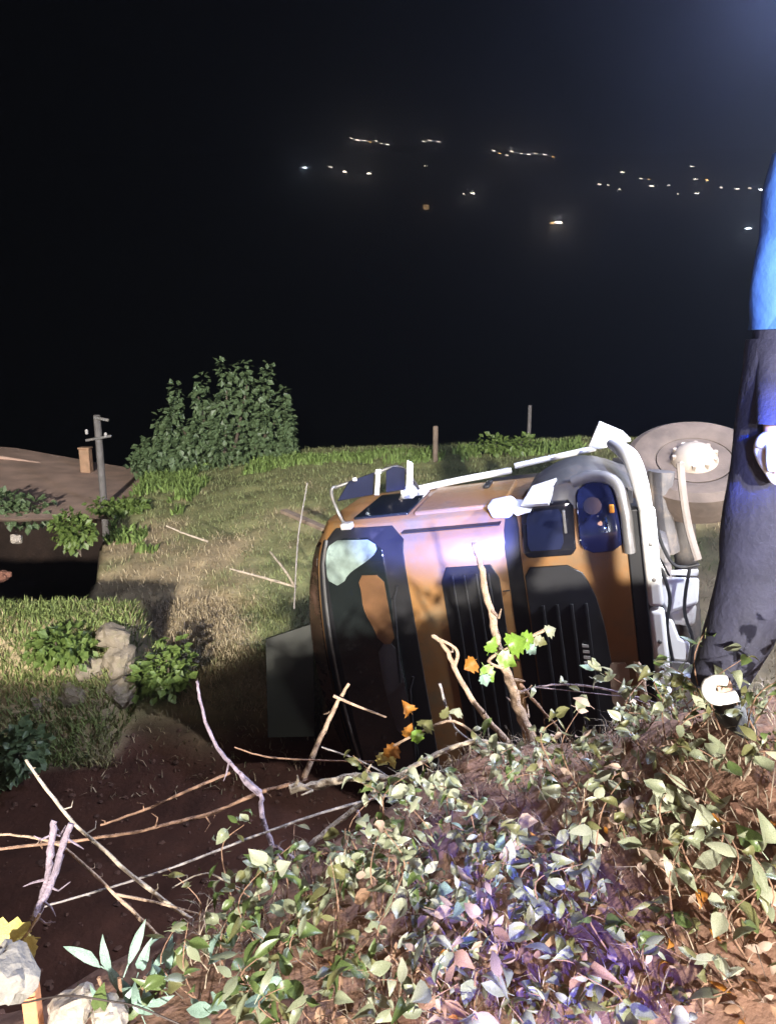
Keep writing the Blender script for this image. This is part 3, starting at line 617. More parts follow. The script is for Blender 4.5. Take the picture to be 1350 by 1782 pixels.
mb = MB(); mb.add([Vector(q) for q in [(2.02, -0.22, 1.2), (2.12, -0.40, 1.2), (2.30, -0.30, 1.15), (2.36, -0.24, 1.1), (2.10, -0.19, 1.15), (2.02, -0.22, 1.45), (2.12, -0.40, 1.35), (2.30, -0.30, 1.3), (2.36, -0.24, 1.2), (2.10, -0.19, 1.3)]], [(0, 1, 2, 3, 4), (9, 8, 7, 6, 5), (0, 5, 6, 1), (1, 6, 7, 2), (2, 7, 8, 3), (3, 8, 9, 4), (4, 9, 5, 0)]); part('torn_flap', mb, M['white'], bevel=0.01)
# mirrors on a tubular arm
def TP(px, py, y):  # world point into the truck frame
    return TM.inverted() @ P(px, py, y)
ym = 5.75
mb = MB(); mb.tube(bez([TP(602, 918, ym - .05), TP(590, 895, ym), TP(578, 865, ym), TP(578, 850, ym), TP(590, 846, ym + .02), TP(640, 829, ym + .05), TP(690, 812, ym + .1), TP(712, 828, ym + .3), TP(728, 850, ym + .6)], 5), 0.014, 8); arm = part('mirror_arm', mb, M['grey'])
mb = MB(); q = TP(604, 915, ym - 0.05); mb.box(q, (0.09, 0.05, 0.08)); part('arm_bracket', mb, M['whitemetal'], arm, bevel=0.01)
def mirror(poly, y, name='mirror'):
    f = [TP(px, py, y) for px, py in poly]; b = [TP(px, py, y + 0.09) for px, py in poly]; n = len(f)
    mb = MB(); mb.loft([f, b]); h = mb.build(name, M['black'], truck, bevel=0.012)
    c = sum(f, Vector()) / n; g = [c + (q - c) * 0.93 for q in f]; d = (f[0] - b[0]).normalized()
    mb = MB(); mb.loft([[q + d * 0.006 for q in g], [q - d * 0.004 for q in g]]); mb.build('mirror_glass', M['mirror'], h)
    return h
h1 = mirror([(586, 873), (606, 838), (652, 821), (650, 861)], ym - 0.04)
h2 = mirror([(671, 858), (671, 820), (684, 811), (705, 815), (705, 852)], ym)
def strip(name, pts, y, th, m, parent):
    f = [TP(px, py, y) for px, py in pts]; b = [TP(px, py, y + th) for px, py in pts]
    mb = MB(); mb.loft([f, b]); return mb.build(name, m, truck, bevel=0.006)
strip('mirror_frame', [(651, 862), (654, 822), (662, 820), (660, 862)], ym - 0.06, 0.12, M['whitemetal'], None)
strip('mirror_frame', [(706, 855), (708, 800), (719, 806), (718, 856)], ym - 0.04, 0.12, M['whitemetal'], None)
strip('clamp', [(653, 817), (662, 816), (664, 824), (654, 825)], ym - 0.09, 0.05, M['white'], None)
strip('clamp', [(612, 832), (620, 830), (622, 837), (614, 838)], ym - 0.09, 0.05, M['whitemetal'], None)
# chassis, axle, wheel, underside
mb = MB()
for v0 in (0.78, 1.52): mb.prism([(2.05, v0), (2.32, v0), (2.32, v0 + 0.09), (2.05, v0 + 0.09)], 0.3, 5.6)
part('chassis_rail', mb, M['chassis'], bevel=0.01)
mb = MB(); mb.prism([(2.30, 0.35), (2.55, 0.40), (2.60, 2.0), (2.30, 2.05)], 0.35, 0.95); part('engine', mb, M['chassis'], bevel=0.04)
mb = MB(); mb.prism([(0.45, 0.75), (2.1, 0.75), (2.1, 2.37), (0.45, 2.37)], 1.9, 5.0); part('tipper_body', mb, M['chassis'], bevel=0.03)
wc = Vector((2.80, 0.055, 1.15)); wax = Vector((0.12, -math.cos(R(26)), -math.sin(R(26)))).normalized()
wheel = None
mb = MB(); mb.lathe([(0.27, -0.12), (0.36, -0.15), (0.47, -0.15), (0.52, -0.11), (0.53, 0.0), (0.52, 0.10), (0.46, 0.14), (0.36, 0.14), (0.29, 0.10), (0.27, 0.02)], wc, wax, 56); wheel = part('wheel', mb, M['tyre'], auto=30)
mb = MB(); mb.lathe([(0.28, 0.10), (0.265, 0.06), (0.25, -0.03), (0.13, -0.05), (0.0, -0.05)], wc, wax, 40); part('rim', mb, M['tyre'], wheel)
mb = MB(); mb.lathe([(0.19, -0.06), (0.19, 0.05), (0.17, 0.12), (0.13, 0.18), (0.07, 0.21), (0.0, 0.215)], wc, wax, 32); part('hub', mb, M['hub'], wheel)
ax1 = wax.orthogonal().normalized(); ax2 = wax.cross(ax1)
for k in range(10):
    t = 2 * math.pi * k / 10; mb = MB(); p = wc + (ax1 * math.cos(t) + ax2 * math.sin(t)) * 0.155 + wax * 0.05; mb.tube([p, p + wax * 0.11], 0.018, 6); part('wheel_nut', mb, M['hub'], wheel)
mb = MB(); mb.tube([wc - wax * 0.1, Vector((2.70, 0.5, 1.2)), Vector((2.66, 2.1, 1.2))], [0.11, 0.09, 0.09], 12); part('axle', mb, M['chassis'])
mb = MB(); mb.tube(bez([TP(1183, 806, 5.05), TP(1188, 860, 5.0), TP(1198, 920, 4.95), TP(1214, 974, 4.9)], 6), 0.033, 8, flat=0.6); part('spring_leaf', mb, M['springtan'])
def block(name, poly, y, th, m, bv=0.012): 
    f = [TP(px, py, y) for px, py in poly]; b = [TP(px, py, y + th) for px, py in poly]; mb = MB(); mb.loft([f, b]); return part(name, mb, m, bevel=bv)
block('steering_box', [(1146, 1003), (1216, 1006), (1214, 1050), (1160, 1068), (1150, 1050)], 5.0, 0.25, M['white'], 0.02)
block('hydraulic_tank', [(1160, 1066), (1212, 1050), (1208, 1090), (1168, 1086)], 5.1, 0.2, M['whitemetal'], 0.03)
block('bracket', [(1145, 1072), (1170, 1078), (1182, 1110), (1200, 1118), (1195, 1152), (1160, 1150)], 4.95, 0.18, M['white'], 0.02)
block('pipe_clamp', [(1170, 992), (1215, 990), (1214, 1002), (1150, 1000)], 5.2, 0.1, M['whitemetal'])
block('fender_plate', [(1140, 960), (1160, 1002), (1170, 1006), (1150, 985)], 5.0, 0.1, M['white'])
block('lower_panel', [(1163, 1150), (1200, 1153), (1215, 1230), (1180, 1235)], 4.9, 0.1, M['chassis'])
mb = MB(); mb.tube(bez([TP(1150, 820, 5.6), TP(1146, 880, 5.6), TP(1160, 960, 5.6)], 5), 0.10, 10); part('air_tank', mb, M['chassis'])

for pts in ([(1150, 990), (1165, 1040), (1160, 1090), (1172, 1160)], [(1200, 985), (1190, 1060), (1205, 1120), (1196, 1190)], [(1138, 900), (1152, 950), (1176, 985), (1215, 982)]):
    mb = MB(); mb.tube(bez([TP(x_, y_, 4.93) for x_, y_ in pts], 5), 0.012, 8); part('hose', mb, M['black'])
for q in (0.25, 0.5, 0.95, 1.15):
    mb = MB(); mb.lathe([(0.0, 0.014), (0.012, 0.012), (0.016, 0.0)], (2.425, q, -0.088), (0, 0, -1), 8); part('bolt', mb, M['grey'])
for q in (0.55, 1.1, 1.65, 2.1):
    mb = MB(); mb.box((1.41, q, -0.004), (0.05, 0.006, 0.012)); part('panel_seam', mb, M['black'])
# sheet imitating lit grass, and plank beside the roof
M['lit_patch'] = mat('greenish_lit_patch', (0.011, 0.012, 0.006), 0.6, var=0.3, scale=3)  # tone of a faintly lit patch of grass, put on a sheet
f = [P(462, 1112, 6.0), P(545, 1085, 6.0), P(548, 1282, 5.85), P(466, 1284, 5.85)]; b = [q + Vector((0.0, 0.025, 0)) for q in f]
mb = MB(); mb.loft([f, b]); tag(mb.build('lit_patch', M['lit_patch'], bevel=0.004), 'dim grey-green sheet standing in for a patch of lit grass by the cab roof', 'lit_patch')
mb = MB(); mb.prism([(0, 0), (1.5, 0), (1.5, 0.10), (0, 0.10)], 0, 0.04); pl = mb.build('plank', M['wood'], bevel=0.006); pl.location = P(487, 893, 8.3); d = P(605, 945, 7.6) - pl.location
pl.rotation_euler = d.to_track_quat('X', 'Z').to_euler(); pl.scale = (d.length / 1.5, 1, 1); tag(pl, 'brown plank lying on the grass behind the truck roof', 'plank')

# ------------------------------------------------------------------ dead branches and canes
def tw(name, col, rough=0.8): M[name] = mat(name, col, rough, var=0.35, scale=35, bump=0.5)
tw('cane_pale', (0.42, 0.35, 0.27)); tw('cane_brown', (0.24, 0.14, 0.09)); tw('cane_grey', (0.30, 0.27, 0.26)); tw('cane_violet', (0.25, 0.20, 0.24)); tw('cane_tan', (0.38, 0.27, 0.19)); tw('cane_dark', (0.14, 0.085, 0.06))  # the violet one has the blue flash's tint put into its bark colour
def branch(pts, rpx, label, m, y=None, taper=0.6, nubs=0, rough=0.1, name='dead_branch', cat='branch', side=(), group=None):
    """pts: (px, py, y) along the stem; rpx radius in photograph pixels"""
    q = [P(*p) for p in pts]; n = 6; c = bez(q, n); base = q[-1]
    yy = sum(p[2] for p in pts) / len(pts); r0 = 0.85 * rpx / ppm(yy)
    wob = [p + Vector((random.uniform(-1, 1), random.uniform(-1, 1), random.uniform(-1, 1))) * r0 * 0.22 for p in c]
    rad = [r0 * (taper + (1 - taper) * i / (len(c) - 1)) * random.uniform(0.9, 1.12) for i in range(len(c))]
    e = empty(name, base, label, cat, group)
    mb = MB(); mb.tube([p - base for p in wob], rad, 7, rough=rough); mb.build('stem', M[m], e, auto=60)
    for k in range(nubs):
        i = random.randrange(1, len(c) - 1); d = (c[i + 1] - c[i]).normalized(); s = d.orthogonal().normalized(); s.rotate(Matrix.Rotation(random.uniform(0, 6.3), 3, d))
        l = r0 * random.uniform(2.0, 7); mb = MB(); mb.tube([wob[i] - base, wob[i] - base + s * l * .6 + d * l * .2, wob[i] - base + s * l + d * l * random.uniform(-.4, .6)], [r0 * .42, r0 * .28, r0 * .1], 5); mb.build('spur', M[m], e)
    for sp in side:
        qs = bez([P(*p) for p in sp[0]], 5); mb = MB(); mb.tube([p - base for p in qs], [sp[1] / ppm(yy) * (1 - 0.5 * i / len(qs)) for i in range(len(qs))], 6, rough=0.08); mb.build('side_branch', M[m], e)
    return e
branch([(45, 1322, 2.1), (90, 1385, 2.05), (135, 1438, 2.0), (250, 1540, 1.9), (340, 1605, 1.85), (432, 1663, 1.8)], 5.5, 'long pale bare cane running down from the upper left', 'cane_pale', nubs=7)
branch([(-20, 1450, 2.0), (60, 1458, 1.98), (115, 1478, 1.95), (200, 1556, 1.85), (285, 1636, 1.8), (362, 1690, 1.72)], 4.5, 'thin bent cane below the long pale cane', 'cane_tan', nubs=6, side=[([(200, 1556, 1.85), (270, 1570, 1.85), (345, 1590, 1.85)], 3)])
branch([(-10, 1478, 2.2), (115, 1465, 2.25), (235, 1448, 2.3), (300, 1432, 2.35), (370, 1415, 2.4), (450, 1380, 2.45), (535, 1358, 2.5)], 5, 'reddish brown thorny bramble stem crossing the ditch edge', 'cane_brown', nubs=9)
branch([(175, 1436, 2.5), (250, 1410, 2.55), (330, 1375, 2.6), (400, 1345, 2.7)], 4, 'dull grey-brown stem behind the thorny bramble stem', 'cane_brown', nubs=4)
branch([(75, 1578, 1.9), (190, 1545, 1.95), (300, 1510, 2.0), (430, 1460, 2.1), (560, 1415, 2.2), (690, 1380, 2.3)], 3.6, 'long thin straight twig rising rightwards through the canes', 'cane_grey', nubs=4)
branch([(505, 1372, 2.42), (560, 1364, 2.45), (620, 1352, 2.45), (700, 1356, 2.45), (780, 1345, 2.45), (850, 1318, 2.5)], 11, 'thick knotted pale branch lying across the bank edge', 'cane_pale', rough=0.35, nubs=10, taper=0.8)
branch([(905, 1303, 2.5), (830, 1290, 2.45), (760, 1312, 2.42), (690, 1352, 2.35), (600, 1420, 2.28), (540, 1470, 2.2), (496, 1506, 2.15)], 6.5, 'straight pale stick crossing over the knotted branch', 'cane_pale', nubs=3, taper=0.8)
branch([(343, 1185, 2.55), (352, 1235, 2.5), (375, 1295, 2.45), (412, 1340, 2.35), (452, 1378, 2.3), (456, 1420, 2.25), (478, 1480, 2.15), (505, 1525, 2.1), (520, 1570, 2.05)], 6.5, 'forked grey-violet stem rising in front of the dark ditch', 'cane_violet', nubs=5, taper=0.5, side=[([(452, 1380, 2.3), (430, 1362, 2.28), (418, 1345, 2.27)], 7)])
branch([(470, 1470, 2.15), (500, 1488, 2.12), (548, 1528, 2.05), (585, 1590, 1.98), (632, 1642, 1.9)], 7, 'bent violet-grey branch under the straight stick', 'cane_violet', nubs=4)
branch([(607, 1190, 2.9), (585, 1228, 2.88), (560, 1280, 2.8), (528, 1355, 2.7)], 6.5, 'broken upright stick with a thin cross twig before the cab', 'cane_tan', nubs=1, side=[([(580, 1211, 2.86), (625, 1230, 2.86), (672, 1248, 2.86)], 3)])
branch([(408, 1300, 2.7), (460, 1316, 2.7), (540, 1323, 2.7), (650, 1326, 2.65)], 2.4, 'fine reddish tendril curving under the upright stick', 'cane_brown')
branch([(94, 1428, 1.75), (88, 1480, 1.72), (82, 1530, 1.7), (60, 1600, 1.62)], 8.5, 'pale cut vine stub at the far left', 'cane_violet', nubs=5, taper=0.9)
branch([(124, 1432, 1.78), (108, 1475, 1.75), (92, 1530, 1.7), (58, 1602, 1.62)], 8.5, 'violet cut vine stub at the far left, leaning right', 'cane_violet', nubs=4, taper=0.9)
branch([(824, 942, 3.0), (836, 985, 3.0), (848, 1040, 2.98), (862, 1100, 2.95), (878, 1160, 2.9), (900, 1225, 2.85), (925, 1292, 2.75)], 12, 'tall pale vine stem standing in front of the black grille', 'cane_tan', nubs=5, taper=0.45)
branch([(752, 1104, 2.9), (775, 1128, 2.88), (800, 1180, 2.85), (838, 1240, 2.8), (888, 1298, 2.7)], 7, 'leaning pale cane with a hooked tip left of the vine stem', 'cane_tan', nubs=3, side=[([(790, 1160, 2.87), (796, 1140, 2.87), (788, 1125, 2.87), (752, 1106, 2.9)], 4)])
branch([(622, 1412, 2.15), (632, 1445, 2.12), (655, 1482, 2.08), (668, 1530, 2.0)], 6.5, 'short violet stub poking out of the green leaves', 'cane_violet', nubs=2, side=[([(640, 1455, 2.1), (652, 1440, 2.1), (657, 1425, 2.1)], 5)])
branch([(763, 1356, 2.3), (752, 1385, 2.28), (738, 1430, 2.22), (730, 1470, 2.15)], 9, 'thick pale-tipped stub below the knotted branch', 'cane_violet', nubs=3, taper=0.9)
branch([(908, 1374, 2.35), (880, 1400, 2.33), (858, 1432, 2.3), (835, 1470, 2.2)], 8, 'curved buff stub among the leaves under the vine stem', 'cane_pale', nubs=2, taper=0.9)
branch([(905, 1203, 2.7), (960, 1192, 2.68), (1030, 1195, 2.62), (1100, 1212, 2.55), (1180, 1240, 2.5), (1262, 1290, 2.4)], 3.0, 'thin arching bramble runner in front of the bumper', 'cane_violet')
branch([(1108, 1152, 2.75), (1114, 1180, 2.72), (1124, 1225, 2.68), (1136, 1275, 2.6)], 8.5, 'short tan stake standing left of the bumper foot', 'cane_tan', nubs=1, taper=0.9, rough=0.04, name='stake', cat='stake')
branch([(780, 1590, 1.88), (870, 1565, 1.9), (960, 1533, 1.95), (1050, 1530, 1.98), (1110, 1540, 2.0)], 4.5, 'purplish branch lying among the leaves at lower middle', 'cane_violet', nubs=3)
branch([(1350, 1585, 1.85), (1290, 1575, 1.87), (1200, 1548, 1.9), (1120, 1535, 1.95)], 3.5, 'pale thin twig over the leaf litter at lower right', 'cane_pale', nubs=2)
branch([(880, 1420, 2.25), (940, 1385, 2.3), (1000, 1350, 2.35), (1100, 1332, 2.4), (1190, 1338, 2.42)], 8, 'pale flaking branch lying along the verge leaves', 'cane_pale', rough=0.3, nubs=4)
branch([(520, 1795, 1.55), (560, 1752, 1.58), (610, 1735, 1.6), (690, 1765, 1.58)], 6, 'purple stem arching at the bottom edge', 'cane_violet', nubs=2)
branch([(520, 1580, 1.95), (600, 1572, 1.95), (700, 1590, 1.92), (760, 1600, 1.9)], 10, 'pale flaking branch lying under the green leaves', 'cane_pale', rough=0.35, nubs=4)
branch([(445, 1550, 1.95), (500, 1590, 1.9), (560, 1640, 1.82), (610, 1680, 1.75)], 4.5, 'slim violet twig running down below the bent branch', 'cane_violet', nubs=3)
branch([(560, 1300, 2.6), (640, 1330, 2.5), (740, 1390, 2.4), (830, 1400, 2.35)], 2.6, 'thin grey twig sagging below the knotted branch', 'cane_grey', nubs=3)
branch([(300, 1545, 1.95), (360, 1520, 2.0), (430, 1550, 1.95), (520, 1545, 1.95)], 2.6, 'fine buff twig weaving above the low green bramble', 'cane_pale', nubs=3)
branch([(840, 1300, 2.65), (790, 1265, 2.7), (765, 1190, 2.75)], 3.2, 'short grey shoot standing left of the tall vine stem', 'cane_grey', nubs=2)
branch([(1000, 1300, 2.55), (960, 1255, 2.62), (925, 1215, 2.7), (905, 1190, 2.75)], 4.0, 'dark reddish shoot leaning left before the lower grille', 'cane_brown', nubs=2)
branch([(960, 1470, 2.1), (1040, 1440, 2.15), (1130, 1450, 2.12), (1230, 1480, 2.05)], 3.0, 'buff twig lying over the verge leaves at right', 'cane_pale', nubs=3)
branch([(690, 1560, 1.95), (760, 1500, 2.05), (850, 1460, 2.15), (960, 1450, 2.15)], 3.2, 'grey twig running up through the centre leaves', 'cane_grey', nubs=4)
branch([(400, 990, 7.4), (450, 1003, 7.3), (512, 1020, 7.2)], 3.2, 'pale fallen stick on the grass left of the cab', 'cane_pale', nubs=2)
branch([(470, 960, 7.5), (490, 985, 7.3), (515, 1022, 7.1)], 3.0, 'thin pale stick propped toward the cab roof', 'cane_pale')
branch([(535, 840, 7.2), (526, 890, 7.2), (518, 945, 7.1), (512, 1060, 7.0)], 1.6, 'very thin upright whitish rod left of the cab mirror', 'cane_grey', taper=0.7, name='rod', cat='rod', rough=0)
branch([(290, 915, 9.0), (330, 932, 8.9), (362, 942, 8.8)], 2.6, 'small pale twig on the dry slope', 'cane_pale')

# ------------------------------------------------------------------ foreground brambles: every clump a thing, every leaf an object
def plant(label, px, py, rx, ry, n, cols, size, y=None, kind='ovate', name='bramble', cat='plant', hgt=0.28, group='leafy plants on the near bank'):
    c = on_ground(px, py) if y is None else P(px, py, y)
    yy = c.y; k = ppm(yy); gz = float(height(c.x, c.y)); base = Vector((c.x, c.y, gz))
    e = empty(name, base, label, cat, group); mb = MB(); m = 0
    ns = max(3, n // 8)
    per = n / ns
    for s in range(ns):
        a0, r = random.uniform(0, 6.28), math.sqrt(random.random())
        tx, tz = math.cos(a0) * r * rx / k, math.sin(a0) * r * ry / k
        gx = base.x + tx; gy = base.y + random.uniform(-0.22, 0.22) + tz * 0.9
        tip = Vector((gx, gy, max(float(height(gx, gy)) + random.uniform(0.04, hgt), base.z + tz * 0.6)))
        root = Vector((base.x + tx * 0.45, base.y + (gy - base.y) * 0.4, 0)); root.z = float(height(root.x, root.y)) - 0.02
        mid = (root + tip) / 2 + Vector((random.uniform(-.09, .09), random.uniform(-.09, .05), 0.05))
        cv = bez([root, mid, tip], 5); mb.tube([q - base for q in cv], [0.0026 * (1 - 0.07 * i) for i in range(len(cv))], 5)
        for j in range(int(per)):
            i = random.randrange(3, len(cv)); q = cv[i] + Vector((random.uniform(-1, 1), random.uniform(-1, 1), random.uniform(-.6, 1))) * 0.025
            d = Vector((random.uniform(-1, 1), random.uniform(-1, 0.6), random.uniform(-0.7, 0.7)))
            put_leaf(e, q, size * random.uniform(0.5, 1.2), random.choice(cols), kind if random.random() < 0.7 else 'lance', d)
    mb.build('stem', M['cane_brown'], e)
    return e
SG = ['sage', 'sage', 'green', 'olive', 'pale']
plant('sage green bramble on the bank under the vine stem', 900, 1345, 90, 40, 44, SG, 0.052)
plant('pale-leaved bramble at the foot of the white bumper', 1090, 1290, 90, 40, 56, ['sage', 'sage', 'olive', 'pale'], 0.05)
plant('grey-green leaves at the foot of the standing person', 1250, 1265, 90, 45, 56, ['olive', 'sage', 'sage', 'green'], 0.052)
plant('olive leaves along the verge left of the pale stone', 1020, 1380, 80, 45, 46, ['olive', 'sage', 'olive', 'buff'], 0.05)
plant('sage bramble around the violet stub', 680, 1480, 80, 50, 52, SG, 0.055)
plant('bright sage leaves right of the curved stub', 790, 1430, 80, 50, 50, SG, 0.055)
plant('thick sage and buff leaves in the middle of the bank', 860, 1500, 100, 55, 60, ['sage', 'sage', 'buff', 'olive', 'pale'], 0.055)
plant('sage bramble below the bent violet branch', 560, 1580, 80, 45, 44, SG, 0.052)
plant('low green bramble below the long pale cane', 400, 1590, 90, 50, 46, ['sage', 'green', 'sage', 'olive'], 0.046)
plant('dense green bramble at the lower middle left', 480, 1690, 100, 55, 64, ['green', 'sage', 'olive', 'sage', 'green'], 0.055)
plant('leafy green mat along the bottom edge left of middle', 380, 1745, 100, 45, 56, ['green', 'olive', 'sage', 'teal'], 0.055)
plant('green mat at the bottom edge below the purple stem', 580, 1750, 90, 45, 52, ['green', 'sage', 'sage', 'olive'], 0.055)
plant('mixed buff and sage leaves left of the blue-lit patch', 660, 1620, 90, 55, 60, ['buff', 'sage', 'sage', 'pale', 'dead'], 0.055)
plant('blue-lit leaves in the lower middle', 820, 1610, 90, 60, 62, ['sage', 'buff', 'pale', 'teal'], 0.055)
plant('violet-lit leaves at the bottom edge right of middle', 800, 1720, 100, 55, 60, ['buff', 'sage', 'dead', 'pale'], 0.058)
plant('sparse pale leaves above the leaf litter', 1000, 1560, 90, 50, 40, ['sage', 'pale', 'olive'], 0.055)
plant('large pale leaves over brown litter at lower right', 1230, 1570, 100, 55, 40, ['pale', 'sage', 'pale', 'olive'], 0.062)
plant('pale and green leaves at the right bottom edge', 1310, 1650, 70, 60, 34, ['pale', 'sage', 'green'], 0.062)
plant('scattered sage leaves at the bottom right of middle', 990, 1700, 110, 55, 44, ['sage', 'pale', 'olive', 'dead'], 0.058)
plant('sparse sage leaves near the bottom right corner', 1170, 1720, 110, 45, 22, ['sage', 'pale', 'dead'], 0.058)
plant('green leaves hanging at the right edge below the person', 1335, 1170, 30, 70, 30, ['green', 'sage', 'pale'], 0.055, y=1.75, hgt=0.7)
plant('lime-green sprig on the verge beside the stake foot', 1135, 1305, 30, 20, 12, ['lime', 'olive'], 0.055, y=2.35, hgt=0.25, group=None)
plant('small sage sprig hanging from the forked stem', 430, 1440, 30, 20, 8, ['sage', 'olive'], 0.05, y=2.2, hgt=0.75)
plant('small yellow-green sprig above the low bramble', 345, 1500, 45, 25, 9, ['olive', 'lime', 'sage'], 0.04, y=1.95, hgt=0.5)
plant('pale leafy tangle along the bank crest before the lower grille', 960, 1290, 80, 28, 50, SG, 0.046, hgt=0.2)
plant('tangled sage leaves on the crest right of the stake', 1170, 1300, 75, 35, 60, ['sage', 'pale', 'olive', 'sage'], 0.046, hgt=0.16)
plant('grey-green leaf cover left of the white hook', 1195, 1255, 60, 25, 46, ['sage', 'olive', 'pale'], 0.044, hgt=0.14)
plant('leaf cover on the right crest behind the boot', 1320, 1290, 60, 30, 46, ['sage', 'olive', 'pale'], 0.046, hgt=0.14)
plant('pale tangle above the flaking verge branch', 1060, 1335, 90, 30, 56, ['pale', 'sage', 'olive', 'buff'], 0.044, hgt=0.16)
plant('low olive leaves between the pale stone and the litter', 1110, 1440, 90, 40, 50, ['olive', 'sage', 'buff'], 0.048, hgt=0.16)
plant('sage leaf cover left of the flaking verge branch', 930, 1430, 90, 40, 60, SG, 0.048, hgt=0.2)
plant('sage and pale tangle in the centre of the bank', 770, 1530, 90, 45, 60, ['sage', 'pale', 'sage', 'green'], 0.048, hgt=0.22)
plant('pale tangle right of the centre of the bank', 920, 1580, 90, 45, 56, ['sage', 'pale', 'olive', 'sage'], 0.048, hgt=0.2)
plant('green tangle below the straight stick', 640, 1540, 80, 40, 56, ['sage', 'green', 'pale'], 0.046, hgt=0.22)
plant('sage tangle in the lower middle of the bank', 720, 1690, 90, 50, 56, ['sage', 'pale', 'green', 'sage'], 0.05, hgt=0.2)
plant('green tangle left of the violet-lit leaves', 560, 1650, 80, 45, 56, ['sage', 'green', 'olive'], 0.048, hgt=0.22)
plant('sparse weeds over the litter right of middle', 1080, 1640, 100, 45, 40, ['sage', 'olive', 'green'], 0.05, hgt=0.18)
plant('leaf cover by the bottom edge right of middle', 930, 1760, 90, 35, 44, ['sage', 'olive', 'pale'], 0.05, hgt=0.16)
# feathery weed at the bottom left
wd = empty('weed', on_ground(215, 1775), 'large feathery blue-green weed at the bottom left', 'plant')
for k in range(26):
    q = P(random.uniform(150, 300), random.uniform(1680, 1790), random.uniform(1.42, 1.55)); put_leaf(wd, q, random.uniform(0.06, 0.12), random.choice(['teal', 'teal', 'green']), 'lance', Vector((random.uniform(-.8, .8), random.uniform(-.2, .3), random.uniform(0.3, 1))), Vector((0, -1, .3)))
mb = MB()
for dx in (-0.05, 0, 0.06): mb.tube([Vector((dx * .3, 0, -0.02)), Vector((dx, 0, 0.12))], 0.005, 5)
mb.build('stem', M['cane_brown'], wd)

# vine leaves
def sprig(name, label, items, stem, rpx, m='cane_tan'):
    q = [P(*p) for p in stem]; base = q[0]; e = empty(name, base, label, 'vine')
    c = bez(q, 5); mb = MB(); mb.tube([p - base for p in c], rpx / ppm(stem[0][2]), 6); mb.build('stem', M[m], e)
    for px, py, y, s, c_, ang in items:
        d = Vector((math.sin(R(ang)), -0.25, math.cos(R(ang)))); put_leaf(e, P(px, py, y), s, c_, 'vine', d, Vector((0.15, -1, 0.25)))
    return e
sprig('vine_sprig', 'bright lime-green grapevine leaves reaching right before the grille', [(950, 1098, 2.78, .045, 'pale', 60), (930, 1112, 2.8, .055, 'olive', 110), (905, 1112, 2.8, .07, 'lime', 100), (885, 1120, 2.8, .085, 'lime', 60), (868, 1140, 2.8, .085, 'lime', 120), (842, 1160, 2.82, .075, 'lime', 150), (850, 1135, 2.82, .075, 'lime', 20), (840, 1175, 2.8, .05, 'teal', 160), (918, 1125, 2.78, .05, 'teal', 130), (825, 1150, 2.84, .06, 'rust', 240)], [(880, 1165, 2.9), (850, 1150, 2.84), (890, 1125, 2.82), (950, 1095, 2.8)], 3)
sprig('vine_sprig', 'orange and yellow grapevine leaves over the knotted branch', [(690, 1300, 2.6, .075, 'rust', 230), (668, 1312, 2.6, .06, 'yellow', 200), (680, 1318, 2.58, .05, 'yellow', 160), (706, 1282, 2.62, .07, 'rust', 20), (724, 1272, 2.6, .06, 'lime', 170), (736, 1262, 2.6, .06, 'olive', 40), (770, 1250, 2.62, .06, 'olive', 20), (790, 1240, 2.62, .045, 'pale', 30), (715, 1240, 2.64, .05, 'rust', -30)], [(850, 1300, 2.6), (790, 1255, 2.62), (730, 1275, 2.62), (680, 1300, 2.6)], 2.5)
sprig('vine_sprig', 'big yellow lobed vine leaf at the left edge', [(48, 1632, 1.58, .12, 'yellow', -75), (50, 1632, 1.56, .055, 'yellow', 165)], [(70, 1590, 1.6), (48, 1625, 1.58), (30, 1645, 1.58)], 3)
# sparse leaves on the arching runner
rn = empty('bramble_runner', P(1262, 1290, 2.4), 'few pale leaves on the arching runner before the bumper', 'plant')
mb = MB(); mb.tube([P(1262, 1290, 2.4) - rn.location, P(1100, 1214, 2.54) - rn.location, P(935, 1196, 2.68) - rn.location], 0.002, 5); mb.build('stem', M['cane_violet'], rn)
for px, py, y, s, c_ in [(930, 1195, 2.66, .05, 'sage'), (975, 1185, 2.65, .045, 'pale'), (990, 1195, 2.64, .045, 'olive'), (1035, 1165, 2.6, .06, 'teal'), (1030, 1180, 2.6, .05, 'pale'), (1045, 1185, 2.6, .045, 'pale'), (1085, 1215, 2.55, .05, 'pale'), (1090, 1225, 2.55, .05, 'sage'), (1150, 1240, 2.5, .045, 'sage'), (1195, 1250, 2.46, .05, 'sage')]: put_leaf(rn, P(px, py, y), s, c_)

